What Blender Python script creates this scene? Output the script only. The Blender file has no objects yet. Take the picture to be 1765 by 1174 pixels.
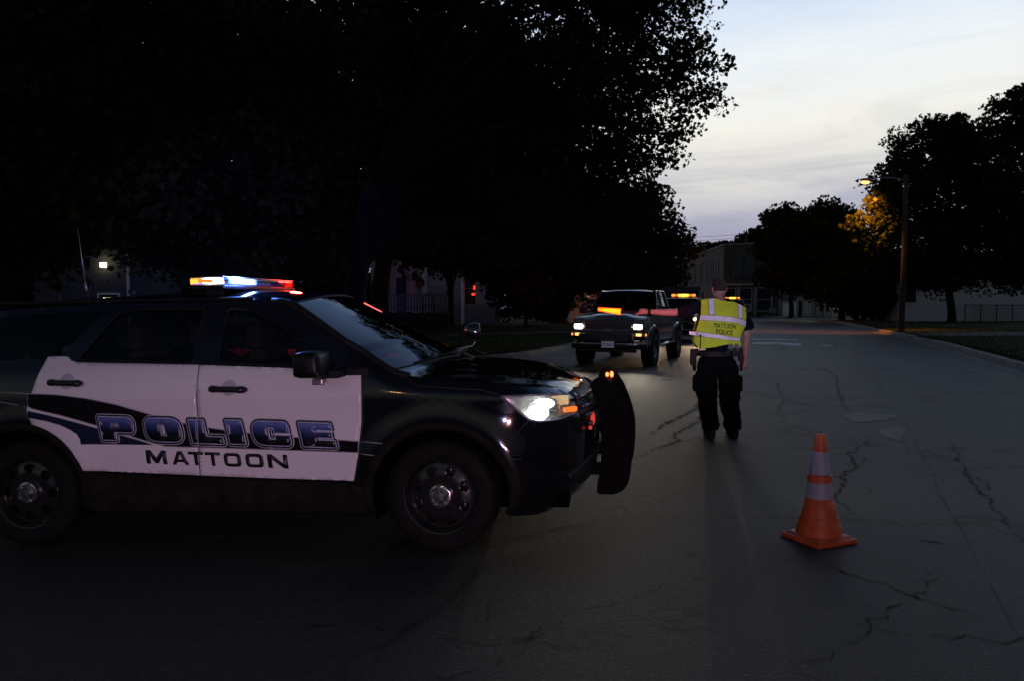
import bpy, bmesh, math, random
import numpy as np
from mathutils import Vector, Matrix, geometry, noise
R = math.radians
sc = bpy.context.scene
COL = sc.collection

# ------------------------------------------------------------ camera
PW, PH, FPX, YH, CH = 1765., 1174., 1373., 520., 1.60
PITCH = math.atan((PH/2-YH)/FPX)
cam = bpy.data.objects.new('camera', bpy.data.cameras.new('camera')); COL.objects.link(cam)
cam.data.sensor_width = 36.; cam.data.lens = 36.*FPX/PW
cam.data.clip_start = .1; cam.data.clip_end = 3000
cam.location = (0, 0, CH); cam.rotation_euler = (R(90)-PITCH, 0, 0)
sc.camera = cam

# ------------------------------------------------------------ sky (dusk, afterglow ahead and to the right)
world = bpy.data.worlds.new('World'); sc.world = world; world.use_nodes = True
nt = world.node_tree; N = nt.nodes; LK = nt.links; N.clear()
def nd(nt, typ, **kw):
    n = nt.nodes.new(typ)
    for k, v in kw.items():
        if k in ('ins',):
            for kk, vv in v.items(): n.inputs[kk].default_value = vv
        else: setattr(n, k, v)
    return n
def ramp(nt, stops, interp='LINEAR'):
    n = nt.nodes.new('ShaderNodeValToRGB'); cr = n.color_ramp; cr.interpolation = interp
    while len(cr.elements) < len(stops): cr.elements.new(.5)
    for e, (p, c) in zip(cr.elements, stops):
        e.position = p; e.color = (c[0], c[1], c[2], 1) if hasattr(c, '__len__') else (c, c, c, 1)
    return n
def s2l(r, g=None, b=None):
    f = lambda c: (c/255/12.92 if c/255 <= .04045 else ((c/255+.055)/1.055)**2.4)
    return (f(r), f(g), f(b))
SUNAZ = R(16)      # the afterglow sits this far right of straight ahead (+Y)
tc = nd(nt, 'ShaderNodeTexCoord')
sep = nd(nt, 'ShaderNodeSeparateXYZ'); LK.new(tc.outputs['Generated'], sep.inputs[0])
asn = nd(nt, 'ShaderNodeMath', operation='ARCSINE', use_clamp=False); LK.new(sep.outputs['Z'], asn.inputs[0])
# soft warp so that the bands are not ruler-straight
mp = nd(nt, 'ShaderNodeMapping'); mp.inputs['Scale'].default_value = (3.2, 3.2, 15); LK.new(tc.outputs['Generated'], mp.inputs[0])
cn = nd(nt, 'ShaderNodeTexNoise', ins={'Scale': 1.3, 'Detail': 6., 'Roughness': .55, 'Distortion': .6}); LK.new(mp.outputs[0], cn.inputs['Vector'])
wa = nd(nt, 'ShaderNodeMath', operation='MULTIPLY_ADD', use_clamp=False); wa.inputs[1].default_value = .08; wa.inputs[2].default_value = -.04
LK.new(cn.outputs['Fac'], wa.inputs[0])
el = nd(nt, 'ShaderNodeMath', operation='ADD'); LK.new(asn.outputs[0], el.inputs[0]); LK.new(wa.outputs[0], el.inputs[1])
eln = nd(nt, 'ShaderNodeMath', operation='MULTIPLY', use_clamp=True); eln.inputs[1].default_value = 1/R(90); LK.new(el.outputs[0], eln.inputs[0])
e_ = lambda d: d/90.
rp = ramp(nt, [(e_(0), s2l(122,130,160)), (e_(3.5), s2l(148,154,182)), (e_(6), s2l(176,180,198)), (e_(9), s2l(222,222,218)),
               (e_(12), s2l(244,243,234)), (e_(15.5), s2l(238,244,248)), (e_(19), s2l(216,230,248)), (e_(24), s2l(188,210,240)),
               (e_(32), s2l(120,148,196)), (e_(50), s2l(62,82,122)), (e_(90), s2l(30,42,70))])
LK.new(eln.outputs[0], rp.inputs[0])
# wisps: darker mauve streaks low, thin grey ones high
mp2 = nd(nt, 'ShaderNodeMapping'); mp2.inputs['Scale'].default_value = (2.2, 2.2, 13); mp2.inputs['Location'].default_value = (1.3, 4.2, .4); LK.new(tc.outputs['Generated'], mp2.inputs[0])
cn2 = nd(nt, 'ShaderNodeTexNoise', ins={'Scale': 1.6, 'Detail': 7., 'Roughness': .6, 'Distortion': 1.0}); LK.new(mp2.outputs[0], cn2.inputs['Vector'])
wr = ramp(nt, [(.50, 0.), (.72, 1.)]); LK.new(cn2.outputs['Fac'], wr.inputs[0])
lowm = ramp(nt, [(0., .75), (e_(9), .5), (e_(14), .10), (e_(30), .12), (1, .1)]); LK.new(eln.outputs[0], lowm.inputs[0])
wm = nd(nt, 'ShaderNodeMath', operation='MULTIPLY'); LK.new(wr.outputs[0], wm.inputs[0]); LK.new(lowm.outputs[0], wm.inputs[1])
mx = nd(nt, 'ShaderNodeMix', data_type='RGBA'); LK.new(wm.outputs[0], mx.inputs['Factor']); LK.new(rp.outputs[0], mx.inputs['A']); mx.inputs['B'].default_value = (*s2l(150,154,180), 1)
# fall-off away from the afterglow
dt = nd(nt, 'ShaderNodeVectorMath', operation='DOT_PRODUCT'); LK.new(tc.outputs['Generated'], dt.inputs[0])
dt.inputs[1].default_value = (math.sin(SUNAZ)*math.cos(R(12)), math.cos(SUNAZ)*math.cos(R(12)), math.sin(R(12)))
mr = nd(nt, 'ShaderNodeMapRange'); LK.new(dt.outputs['Value'], mr.inputs['Value'])
for k, v in {'From Min': -1., 'From Max': 1., 'To Min': 0., 'To Max': 1.}.items(): mr.inputs[k].default_value = v
fo = ramp(nt, [(0, .15), (.35, .17), (.6, .23), (.80, .50), (.92, 1.), (1, 1.)]); LK.new(mr.outputs[0], fo.inputs[0])
ml = nd(nt, 'ShaderNodeMix', data_type='RGBA', blend_type='MULTIPLY'); ml.inputs['Factor'].default_value = 1
LK.new(mx.outputs['Result'], ml.inputs['A']); LK.new(fo.outputs[0], ml.inputs['B'])
bg = nd(nt, 'ShaderNodeBackground'); bg.inputs['Strength'].default_value = 1.0; LK.new(ml.outputs['Result'], bg.inputs['Color'])
sky = nd(nt, 'ShaderNodeTexSky', sky_type='NISHITA', sun_disc=False, sun_elevation=R(0.5), sun_rotation=SUNAZ)
bg2 = nd(nt, 'ShaderNodeBackground'); bg2.inputs['Strength'].default_value = .004; LK.new(sky.outputs[0], bg2.inputs['Color'])
ad = nd(nt, 'ShaderNodeAddShader'); LK.new(bg.outputs[0], ad.inputs[0]); LK.new(bg2.outputs[0], ad.inputs[1])
wo = nd(nt, 'ShaderNodeOutputWorld'); LK.new(ad.outputs[0], wo.inputs['Surface'])

def lamp(name, typ, loc, energy, color, **kw):
    l = bpy.data.lights.new(name, typ); l.energy = energy; l.color = color
    aim = kw.pop('aim', None)
    for k, v in kw.items(): setattr(l, k, v)
    o = bpy.data.objects.new(name, l); COL.objects.link(o); o.location = loc
    if aim is not None:
        o.rotation_euler = (Vector(aim)-Vector(loc)).to_track_quat('-Z', 'Y').to_euler()
    return o
# the sun is already under the horizon: only a trace of warm light from the afterglow
sun = lamp('sun', 'SUN', (0, 0, 50), .02, (1, .86, .7), angle=R(25))
sun.rotation_euler = Vector((-math.sin(SUNAZ), -math.cos(SUNAZ), -.12)).to_track_quat('-Z', 'Y').to_euler()
sc.view_settings.view_transform = 'Standard'; sc.view_settings.look = 'None'
sc.view_settings.exposure = 0.; sc.view_settings.gamma = 1.; sc.view_settings.use_curve_mapping = False
sc.cycles.max_bounces = 6; sc.cycles.transparent_max_bounces = 12
sc.cycles.sample_clamp_indirect = 3.

# ------------------------------------------------------------ picking points: pixel of the 1765x1174 photo -> place
def ray(px, py):
    x = (px-PW/2)/FPX; z = -(py-PH/2)/FPX; c, s = math.cos(PITCH), math.sin(PITCH)
    return Vector((x, c+z*s, -s+z*c))
def at(px, py, Y):
    r = ray(px, py); return Vector((0, 0, CH))+r*(Y/r.y)
def gr(px, py, z=0.):
    r = ray(px, py); return Vector((0, 0, CH))+r*((z-CH)/r.z)

# ------------------------------------------------------------ object helpers
def tag(o, label=None, cat=None, group=None, kind=None):
    if label: o['label'] = label
    if cat: o['category'] = cat
    if group: o['group'] = group
    if kind: o['kind'] = kind
    return o
def empty(name, loc=(0, 0, 0), rz=0., parent=None):
    o = bpy.data.objects.new(name, None); COL.objects.link(o); o.location = loc; o.rotation_euler = (0, 0, rz)
    o.empty_display_size = .2
    if parent: o.parent = parent
    return o
def link(name, me, mat=None, parent=None, smooth=False):
    if mat is not None:
        for m in (mat if isinstance(mat, (list, tuple)) else [mat]): me.materials.append(m)
    if smooth:
        me.polygons.foreach_set('use_smooth', [True]*len(me.polygons))
    o = bpy.data.objects.new(name, me); COL.objects.link(o)
    if parent: o.parent = parent
    return o
def mesh(name, vs, fs, mat, parent=None, smooth=False):
    me = bpy.data.meshes.new(name); me.from_pydata([tuple(v) for v in vs], [], fs); me.update()
    return link(name, me, mat, parent, smooth)
class MB:
    """collects shapes into one mesh"""
    def __init__(s): s.v = []; s.f = []; s.m = []
    def add(s, vs, fs, mi=0, M=None):
        b = len(s.v)
        s.v += [tuple(M @ Vector(v)) if M is not None else tuple(v) for v in vs]
        s.f += [tuple(b+i for i in f) for f in fs]; s.m += [mi]*len(fs); return s
    def box(s, c, d, mi=0, M=None, taper=None, bev=0.):
        x, y, z = d[0]/2, d[1]/2, d[2]/2
        tx, ty = taper or (1, 1)
        if bev > 0:
            bm = bmesh.new()
            vs = [bm.verts.new(p) for p in [(-x,-y,-z),(x,-y,-z),(x,y,-z),(-x,y,-z),(-x*tx,-y*ty,z),(x*tx,-y*ty,z),(x*tx,y*ty,z),(-x*tx,y*ty,z)]]
            for f in [(3,2,1,0),(4,5,6,7),(0,1,5,4),(1,2,6,5),(2,3,7,6),(3,0,4,7)]: bm.faces.new([vs[i] for i in f])
            bmesh.ops.bevel(bm, geom=bm.edges[:], offset=bev, segments=2, affect='EDGES', profile=.6)
            bm.verts.ensure_lookup_table()
            vv = [v.co+Vector(c) for v in bm.verts]; ff = [[v.index for v in f.verts] for f in bm.faces]; bm.free()
            return s.add(vv, ff, mi, M)
        vs = [(-x,-y,-z),(x,-y,-z),(x,y,-z),(-x,y,-z),(-x*tx,-y*ty,z),(x*tx,-y*ty,z),(x*tx,y*ty,z),(-x*tx,y*ty,z)]
        vs = [Vector(p)+Vector(c) for p in vs]
        return s.add(vs, [(3,2,1,0),(4,5,6,7),(0,1,5,4),(1,2,6,5),(2,3,7,6),(3,0,4,7)], mi, M)
    def tube(s, pts, rs, n=8, mi=0, M=None, cap=True):
        pts = [Vector(p) for p in pts]
        if not hasattr(rs, '__len__'): rs = [rs]*len(pts)
        vs = []; fs = []
        up = None
        for i, p in enumerate(pts):
            d = (pts[min(i+1, len(pts)-1)]-pts[max(i-1, 0)]).normalized()
            if up is None: up = d.orthogonal().normalized()
            up = (up-d*up.dot(d)).normalized(); w = d.cross(up)
            for k in range(n):
                a = 2*math.pi*k/n; vs.append(p+(up*math.cos(a)+w*math.sin(a))*rs[i])
        for i in range(len(pts)-1):
            for k in range(n):
                a, b = i*n+k, i*n+(k+1) % n; fs.append((a, b, b+n, a+n))
        if cap: fs.append(tuple(range(n))[::-1]); fs.append(tuple((len(pts)-1)*n+k for k in range(n)))
        return s.add(vs, fs, mi, M)
    def lathe(s, prof, n=32, mi=0, M=None, axis='z'):
        """prof: (radius, height)"""
        vs = []; fs = []
        for r, h in prof:
            for k in range(n):
                a = 2*math.pi*k/n; vs.append((r*math.cos(a), r*math.sin(a), h))
        if axis == 'y': vs = [(x, z, y) for x, y, z in vs]
        if axis == 'x': vs = [(z, x, y) for x, y, z in vs]
        for i in range(len(prof)-1):
            for k in range(n):
                a, b = i*n+k, i*n+(k+1) % n; fs.append((a, b, b+n, a+n))
        return s.add(vs, fs, mi, M)
    def prism(s, poly, y0, y1, mi=0, M=None):
        """poly in (x,z), extruded along y"""
        n = len(poly); vs = [(x, y0, z) for x, z in poly]+[(x, y1, z) for x, z in poly]
        fs = [tuple(range(n)), tuple(range(2*n-1, n-1, -1))]+[(i, i+n, (i+1) % n+n, (i+1) % n) for i in range(n)]
        return s.add(vs, fs, mi, M)
    def build(s, name, mat, parent=None, smooth=False, autosm=None):
        me = bpy.data.meshes.new(name); me.from_pydata(s.v, [], s.f); me.update()
        bm = bmesh.new(); bm.from_mesh(me); bmesh.ops.recalc_face_normals(bm, faces=bm.faces[:]); bm.to_mesh(me); bm.free()
        o = link(name, me, mat, parent, smooth)
        if len(o.data.materials) > 1: me.polygons.foreach_set('material_index', s.m)
        if autosm:
            me.polygons.foreach_set('use_smooth', [True]*len(me.polygons)); me.set_sharp_from_angle(angle=R(autosm))
        return o

# ------------------------------------------------------------ materials
MATS = {}
def mat(name, base=(.5,.5,.5), rough=.6, metal=0., spec=.5, coat=0., emit=None, es=0., noise_amt=0., nscale=8., bump=0., bscale=60., alpha=None, coord='Object', rough_var=0.):
    if name in MATS: return MATS[name]
    m = bpy.data.materials.new(name); m.use_nodes = True; t = m.node_tree; b = t.nodes['Principled BSDF']
    b.inputs['Base Color'].default_value = (*base, 1); b.inputs['Roughness'].default_value = rough; b.inputs['Metallic'].default_value = metal
    b.inputs['Specular IOR Level'].default_value = spec; b.inputs['Coat Weight'].default_value = coat; b.inputs['Coat Roughness'].default_value = .04
    if emit: b.inputs['Emission Color'].default_value = (*emit, 1); b.inputs['Emission Strength'].default_value = es
    c = nd(t, 'ShaderNodeTexCoord')
    if noise_amt or rough_var:
        n = nd(t, 'ShaderNodeTexNoise', ins={'Scale': nscale, 'Detail': 6., 'Roughness': .6}); t.links.new(c.outputs[coord], n.inputs['Vector'])
        if noise_amt:
            r = ramp(t, [(.3, [x*(1-noise_amt) for x in base]), (.7, [min(1, x*(1+noise_amt)) for x in base])]); t.links.new(n.outputs['Fac'], r.inputs[0]); t.links.new(r.outputs[0], b.inputs['Base Color'])
        if rough_var:
            q = nd(t, 'ShaderNodeMapRange'); t.links.new(n.outputs['Fac'], q.inputs['Value']); q.inputs['From Min'].default_value = .3; q.inputs['From Max'].default_value = .7
            q.inputs['To Min'].default_value = max(.02, rough-rough_var); q.inputs['To Max'].default_value = rough+rough_var; t.links.new(q.outputs[0], b.inputs['Roughness'])
    if bump:
        n = nd(t, 'ShaderNodeTexNoise', ins={'Scale': bscale, 'Detail': 5.}); t.links.new(c.outputs[coord], n.inputs['Vector'])
        bp = nd(t, 'ShaderNodeBump', ins={'Strength': bump, 'Distance': .02}); t.links.new(n.outputs['Fac'], bp.inputs['Height']); t.links.new(bp.outputs[0], b.inputs['Normal'])
    MATS[name] = m; return m
def glow(name, color=None, s=0.):
    return MATS[name] if name in MATS else mat(name, base=(.02,.02,.02), rough=.3, emit=color, es=s)
def glassmat(name, tint, rough=.02, ior=1.5, milk=0.):
    if name in MATS: return MATS[name]
    m = bpy.data.materials.new(name); m.use_nodes = True; t = m.node_tree; t.nodes.clear()
    o = nd(t, 'ShaderNodeOutputMaterial'); tr = nd(t, 'ShaderNodeBsdfTransparent'); tr.inputs[0].default_value = (*tint, 1)
    g = nd(t, 'ShaderNodeBsdfGlossy'); g.inputs['Roughness'].default_value = rough; g.inputs[0].default_value = (1, 1, 1, 1)
    fr = nd(t, 'ShaderNodeFresnel', ins={'IOR': ior}); mx = nd(t, 'ShaderNodeMixShader')
    t.links.new(fr.outputs[0], mx.inputs[0]); t.links.new(tr.outputs[0], mx.inputs[1]); t.links.new(g.outputs[0], mx.inputs[2]); t.links.new(mx.outputs[0], o.inputs[0])
    if milk:     # dusty, faintly frosted plastic: takes on the light of the bulb behind it
        tl = nd(t, 'ShaderNodeBsdfTranslucent'); tl.inputs[0].default_value = (*tint, 1); m2_ = nd(t, 'ShaderNodeMixShader'); m2_.inputs[0].default_value = milk
        t.links.new(tr.outputs[0], m2_.inputs[1]); t.links.new(tl.outputs[0], m2_.inputs[2]); t.links.new(m2_.outputs[0], mx.inputs[1])
    MATS[name] = m; return m
def softglow(name, color, s, edge=.05):
    """a lit bulb: hottest where it faces you, fading at its rim"""
    m = bpy.data.materials.new(name); m.use_nodes = True; t = m.node_tree; t.nodes.clear(); lw = nd(t, 'ShaderNodeLayerWeight', ins={'Blend': .5}); r = ramp(t, [(.0, 1.), (.45, .35), (.8, edge), (1, edge*.4)])
    mu = nd(t, 'ShaderNodeMath', operation='MULTIPLY'); mu.inputs[1].default_value = s; em = nd(t, 'ShaderNodeEmission'); em.inputs[0].default_value = (*color, 1); o = nd(t, 'ShaderNodeOutputMaterial')
    t.links.new(lw.outputs['Facing'], r.inputs[0]); t.links.new(r.outputs[0], mu.inputs[0]); t.links.new(mu.outputs[0], em.inputs[1]); t.links.new(em.outputs[0], o.inputs[0]); return m
CHROME = mat('chrome', (.75,.75,.76), .12, 1.)
RUBBER = mat('rubber', (.007,.007,.0065), .85, spec=.2, noise_amt=.35, nscale=14, bump=.3)
PLBLK = mat('black_plastic', (.007,.007,.008), .62, spec=.25, bump=.1, bscale=300)
STEEL = mat('black_steel', (.02,.02,.021), .3, .4)
PAINTK = mat('black_paint', (.004,.004,.005), .08, coat=.6, rough_var=.02, nscale=5)
PAINTW = mat('white_paint', (.78,.77,.76), .22, coat=1.)
GLASS_T = glassmat('tinted_glass', (.34,.36,.36), ior=1.42)
GLASS_C = glassmat('clear_glass', (.62,.66,.64))
INTER = mat('interior_cloth', (.11,.09,.08), .9, noise_amt=.2)

# ------------------------------------------------------------ ground, road, kerbs, grass
def sstep(a, b, x):
    t = min(1, max(0, (x-a)/(b-a))); return t*t*(3-2*t)
def gz(x, y):
    return -.0225*min(max(0., -x-.35), 9.)*(1-sstep(9, 17, y))
def grz(px, py):
    p = gr(px, py)
    for _ in range(4): p = gr(px, py, gz(p.x, p.y))
    return p
# sheet with a fine part near the camera; it falls gently to the left there
def axis(lo, hi, step, far):
    a = [lo]; 
    while a[-1] < hi: a.append(a[-1]+step)
    s = step; l = a[0]; r = a[-1]; L_, R_ = [], []
    while l > -far: s *= 1.6; l -= s; L_.append(l)
    s = step
    while r < far: s *= 1.6; r += s; R_.append(r)
    return L_[::-1]+a+R_
gx = axis(-14, 12, .5, 1400); gy = axis(-6, 24, .5, 1400)
vs = [(x, y, gz(x, y)) for y in gy for x in gx]; nx = len(gx)
fs = [(j*nx+i, j*nx+i+1, (j+1)*nx+i+1, (j+1)*nx+i) for j in range(len(gy)-1) for i in range(nx-1)]
ASPH = bpy.data.materials.new('asphalt'); ASPH.use_nodes = True; t = ASPH.node_tree; b = t.nodes['Principled BSDF']
c = nd(t, 'ShaderNodeTexCoord'); obj_ = c.outputs['Object']
n1 = nd(t, 'ShaderNodeTexNoise', ins={'Scale': .35, 'Detail': 7., 'Roughness': .62}); t.links.new(obj_, n1.inputs['Vector'])
n2 = nd(t, 'ShaderNodeTexNoise', ins={'Scale': 55., 'Detail': 4., 'Roughness': .7}); t.links.new(obj_, n2.inputs['Vector'])
v2 = nd(t, 'ShaderNodeTexVoronoi', ins={'Scale': 62.}); t.links.new(obj_, v2.inputs['Vector'])
r1 = ramp(t, [(.3, (.023,.0208,.019)), (.7, (.041,.037,.034))]); t.links.new(n1.outputs['Fac'], r1.inputs[0])
r2 = ramp(t, [(.3, .3), (.75, 1.9)]); t.links.new(n2.outputs['Fac'], r2.inputs[0])
m1 = nd(t, 'ShaderNodeMix', data_type='RGBA', blend_type='MULTIPLY'); m1.inputs['Factor'].default_value = .9
t.links.new(r1.outputs[0], m1.inputs['A']); t.links.new(r2.outputs[0], m1.inputs['B'])
r3 = ramp(t, [(0., 2.4), (.22, 1.0), (1, .62)]); t.links.new(v2.outputs['Color'], r3.inputs[0])
m2 = nd(t, 'ShaderNodeMix', data_type='RGBA', blend_type='MULTIPLY'); m2.inputs['Factor'].default_value = .8
t.links.new(m1.outputs['Result'], m2.inputs['A']); t.links.new(r3.outputs[0], m2.inputs['B'])
# hairline cracks: cell borders, warped, broken up by a mask
nw = nd(t, 'ShaderNodeTexNoise', ins={'Scale': 1.4, 'Detail': 8., 'Roughness': .7}); t.links.new(obj_, nw.inputs['Vector'])
ws = nd(t, 'ShaderNodeVectorMath', operation='SCALE'); ws.inputs['Scale'].default_value = 1.5; t.links.new(nw.outputs['Color'], ws.inputs[0])
wa = nd(t, 'ShaderNodeVectorMath', operation='ADD'); t.links.new(obj_, wa.inputs[0]); t.links.new(ws.outputs[0], wa.inputs[1])
prev = m2.outputs['Result']; hts = []
for sc_, w_, lo_ in ((.42, .007, .42), (1.15, .011, .50), (2.6, .014, .60)):
    vo = nd(t, 'ShaderNodeTexVoronoi', feature='DISTANCE_TO_EDGE', ins={'Scale': sc_}); t.links.new(wa.outputs[0], vo.inputs['Vector'])
    cr = ramp(t, [(0, 1.), (w_, .6), (w_*2.2, 0.)]); t.links.new(vo.outputs['Distance'], cr.inputs[0])
    nm = nd(t, 'ShaderNodeTexNoise', ins={'Scale': .55/sc_*.42, 'Detail': 3.}); t.links.new(obj_, nm.inputs['Vector'])
    mk = ramp(t, [(lo_, 0.), (lo_+.07, 1.)]); t.links.new(nm.outputs['Fac'], mk.inputs[0])
    mm = nd(t, 'ShaderNodeMath', operation='MULTIPLY'); t.links.new(cr.outputs[0], mm.inputs[0]); t.links.new(mk.outputs[0], mm.inputs[1])
    mc = nd(t, 'ShaderNodeMix', data_type='RGBA'); t.links.new(mm.outputs[0], mc.inputs['Factor']); t.links.new(prev, mc.inputs['A']); mc.inputs['B'].default_value = (.012,.012,.012,1)
    prev = mc.outputs['Result']; hts.append(mm.outputs[0])
t.links.new(prev, b.inputs['Base Color'])
b.inputs['Roughness'].default_value = .62; b.inputs['Specular IOR Level'].default_value = .34
hh = nd(t, 'ShaderNodeMath', operation='SUBTRACT'); t.links.new(n2.outputs['Fac'], hh.inputs[0]); t.links.new(hts[0], hh.inputs[1])
bp = nd(t, 'ShaderNodeBump', ins={'Strength': .8, 'Distance': .015}); t.links.new(hh.outputs[0], bp.inputs['Height']); t.links.new(bp.outputs[0], b.inputs['Normal'])
tag(mesh('road', vs, fs, ASPH, smooth=True), kind='structure')

TAR = mat('crack_dark', (.010,.010,.010), .9)
rng = random.Random(5)
def crack(pts, w, jag=.35, name='road_crack', m=None, seg=.045):
    """a jagged open crack in the asphalt, laid on the road along ground points"""
    P = [grz(*p) for p in pts]; line = []
    for a, b_ in zip(P, P[1:]):
        n = max(1, int((b_-a).length/seg))
        for i in range(n): line.append(a.lerp(b_, i/n))
    line.append(P[-1])
    vs = []; fs = []; off = 0
    for i, p in enumerate(line):
        d = (line[min(i+1, len(line)-1)]-line[max(i-1, 0)]); d.z = 0; d.normalize(); nrm = Vector((-d.y, d.x, 0))
        off = off*.62+rng.uniform(-1, 1)*jag*.085
        ww = w*(.12+rng.random()**2*1.1)*min(1, 3.5*min(i, len(line)-1-i)/len(line)+.15)
        q = p+nrm*off; vs += [q-nrm*ww/2, q+nrm*ww/2]
    vs = [(v.x, v.y, gz(v.x, v.y)+.004) for v in vs]
    fs = [(2*i, 2*i+2, 2*i+3, 2*i+1) for i in range(len(line)-1)]
    return tag(mesh(name, vs, fs, m or TAR), kind='structure')
# photographed cracks
crack([(1505,748),(1490,770),(1466,782),(1480,806),(1455,818),(1450,842),(1437,858),(1460,872),(1466,888)], .034)
crack([(1466,782),(1494,795),(1478,808)], .02)
crack([(1632,757),(1655,800),(1664,815),(1690,850),(1712,872),(1725,888),(1745,912),(1765,930)], .036)
crack([(1556,757),(1563,790)], .02)
crack([(1690,850),(1700,838),(1660,812)], .018)
crack([(1340,967),(1420,968),(1460,985),(1520,1005),(1590,1035),(1680,1058),(1780,1075)], .022)
crack([(1420,968),(1440,960)], .014)
crack([(1580,932),(1632,940)], .018)
crack([(870,960),(810,1000),(750,1050),(700,1090),(660,1120),(600,1174)], .042, jag=.3)
crack([(870,960),(905,1000),(960,1015)], .010)
crack([(620,968),(560,985),(470,1040),(380,1075),(250,1110)], .012)
crack([(520,1060),(600,1075),(640,1065)], .008)
crack([(900,1010),(840,1060),(780,1110),(740,1150)], .009)
crack([(1100,760),(1140,735),(1175,718),(1205,700),(1215,680),(1240,662)], .085, jag=.6)
crack([(1105,790),(1150,765),(1190,738),(1225,712),(1240,690)], .08, jag=.6)
for seed_, (x_, y_) in enumerate(((1150,700),(1180,760),(1120,820),(1240,800),(1330,760),(1420,660),(1560,660),(1360,600),(1280,880),(1540,840),(1620,980),(1450,1080),(980,960),(300,1050),(1180,1000))):
    r_ = random.Random(seed_+50); a_ = r_.uniform(-.5, .5)+(.0 if seed_ % 2 else 2.2); p_ = (x_, y_); k_ = (y_-520)/300.; pts_ = [p_]
    for _ in range(r_.randint(4, 7)):
        a_ += r_.uniform(-.6, .6); p_ = (p_[0]+48*k_*math.cos(a_)*1.8, p_[1]+26*k_*math.sin(a_)); pts_.append(p_)
    crack(pts_, .011+.007*r_.random(), jag=.42)
crack([(1290,700),(1330,712),(1400,716)], .03, jag=.4)
crack([(1300,640),(1340,660),(1350,690),(1332,720)], .03, jag=.5)
crack([(1395,620),(1440,650),(1450,690),(1470,720)], .035, jag=.4)
crack([(1480,620),(1510,655),(1530,690)], .03, jag=.4)
# the long straight construction joint running away to the right
def seam(pts, w, name='road_joint'):
    return crack(pts, w, jag=.06, name=name, seg=.25)
seam([(1545,700),(1580,765),(1620,850),(1660,920),(1700,995),(1760,1110)], .009)
seam([(1290,788),(1480,803),(1680,812)], .012); seam([(1285,716),(1500,722),(1700,732)], .012)
seam([(1200,640),(1400,655),(1620,668)], .02)
# repaired patches, worn smooth
PATCH = mat('patch_smooth', (.050,.051,.054), .66, noise_amt=.45, nscale=4, coord='Object')
def patchf(name, ring, m):
    P = [grz(*p) for p in ring]; 
    bm = bmesh.new(); f = bm.faces.new([bm.verts.new((p.x, p.y, gz(p.x, p.y)+.0045)) for p in P]); 
    bmesh.ops.triangulate(bm, faces=[f]); me = bpy.data.meshes.new(name); bm.to_mesh(me); bm.free()
    if me.polygons[0].normal.z < 0: me.flip_normals()
    return tag(link(name, me, m), kind='structure')
def blob(cx, cy, rx, ry, n=36, seed=1, j=.16):
    r = random.Random(seed); out = []
    for k in range(n):
        a = 2*math.pi*k/n; q = 1+j*(math.sin(3*a+seed)+.6*math.sin(5*a+2*seed))+r.uniform(-j, j)*.35
        out.append((cx+rx*q*math.cos(a), cy+ry*q*math.sin(a)))
    return out
patchf('road_patch', blob(1497, 720, 44, 8, seed=2), PATCH)
patchf('road_patch', blob(1540, 748, 21, 11, seed=4), PATCH)
# worn white stop bars
WORN = mat('road_paint', (.42,.42,.43), .6, noise_amt=.5, nscale=7, bump=.2)
def wornbar(pts, ring=None):
    return tag(patchf('road_marking', pts, WORN), kind='structure')
wornbar([(1294,583.5),(1318,584),(1336,583.5),(1357,584.5),(1376,585),(1374,587),(1350,586.7),(1330,585.8),(1310,586.4),(1296,585.5)])
wornbar([(1298,591.5),(1330,590.8),(1352,591.8),(1380,593.2),(1381,596.8),(1360,596.2),(1340,593.6),(1322,594.2),(1297,593.6)])
wornbar([(1414,596),(1430,596.3),(1438,597.6),(1420,597.6)])

GRASS = bpy.data.materials.new('lawn'); GRASS.use_nodes = True; t = GRASS.node_tree; b = t.nodes['Principled BSDF']; b.inputs['Roughness'].default_value = .95; b.inputs['Specular IOR Level'].default_value = .1
c = nd(t, 'ShaderNodeTexCoord')
n1 = nd(t, 'ShaderNodeTexNoise', ins={'Scale': .5, 'Detail': 8., 'Roughness': .7}); t.links.new(c.outputs['Object'], n1.inputs['Vector'])
n2 = nd(t, 'ShaderNodeTexNoise', ins={'Scale': 22., 'Detail': 5., 'Roughness': .8}); t.links.new(c.outputs['Object'], n2.inputs['Vector'])
r1 = ramp(t, [(.3, (.042,.058,.020)), (.7, (.105,.115,.042))]); t.links.new(n1.outputs['Fac'], r1.inputs[0])
r2 = ramp(t, [(.3, .5), (.7, 1.5)]); t.links.new(n2.outputs['Fac'], r2.inputs[0])
m1 = nd(t, 'ShaderNodeMix', data_type='RGBA', blend_type='MULTIPLY'); m1.inputs['Factor'].default_value = .8
t.links.new(r1.outputs[0], m1.inputs['A']); t.links.new(r2.outputs[0], m1.inputs['B']); t.links.new(m1.outputs['Result'], b.inputs['Base Color'])
bp = nd(t, 'ShaderNodeBump', ins={'Strength': 1., 'Distance': .05}); t.links.new(n2.outputs['Fac'], bp.inputs['Height']); t.links.new(bp.outputs[0], b.inputs['Normal'])
CONC = mat('concrete', (.24,.23,.21), .85, noise_amt=.35, nscale=1.6, bump=.4, bscale=35, coord='Object')
def offs(line, d):
    out = []
    for i, p in enumerate(line):
        a = Vector(line[max(i-1, 0)]); b_ = Vector(line[min(i+1, len(line)-1)]); t_ = (b_-a).normalized(); n_ = Vector((-t_.y, t_.x))
        out.append(tuple(Vector(p)+n_*d))
    return out
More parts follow.
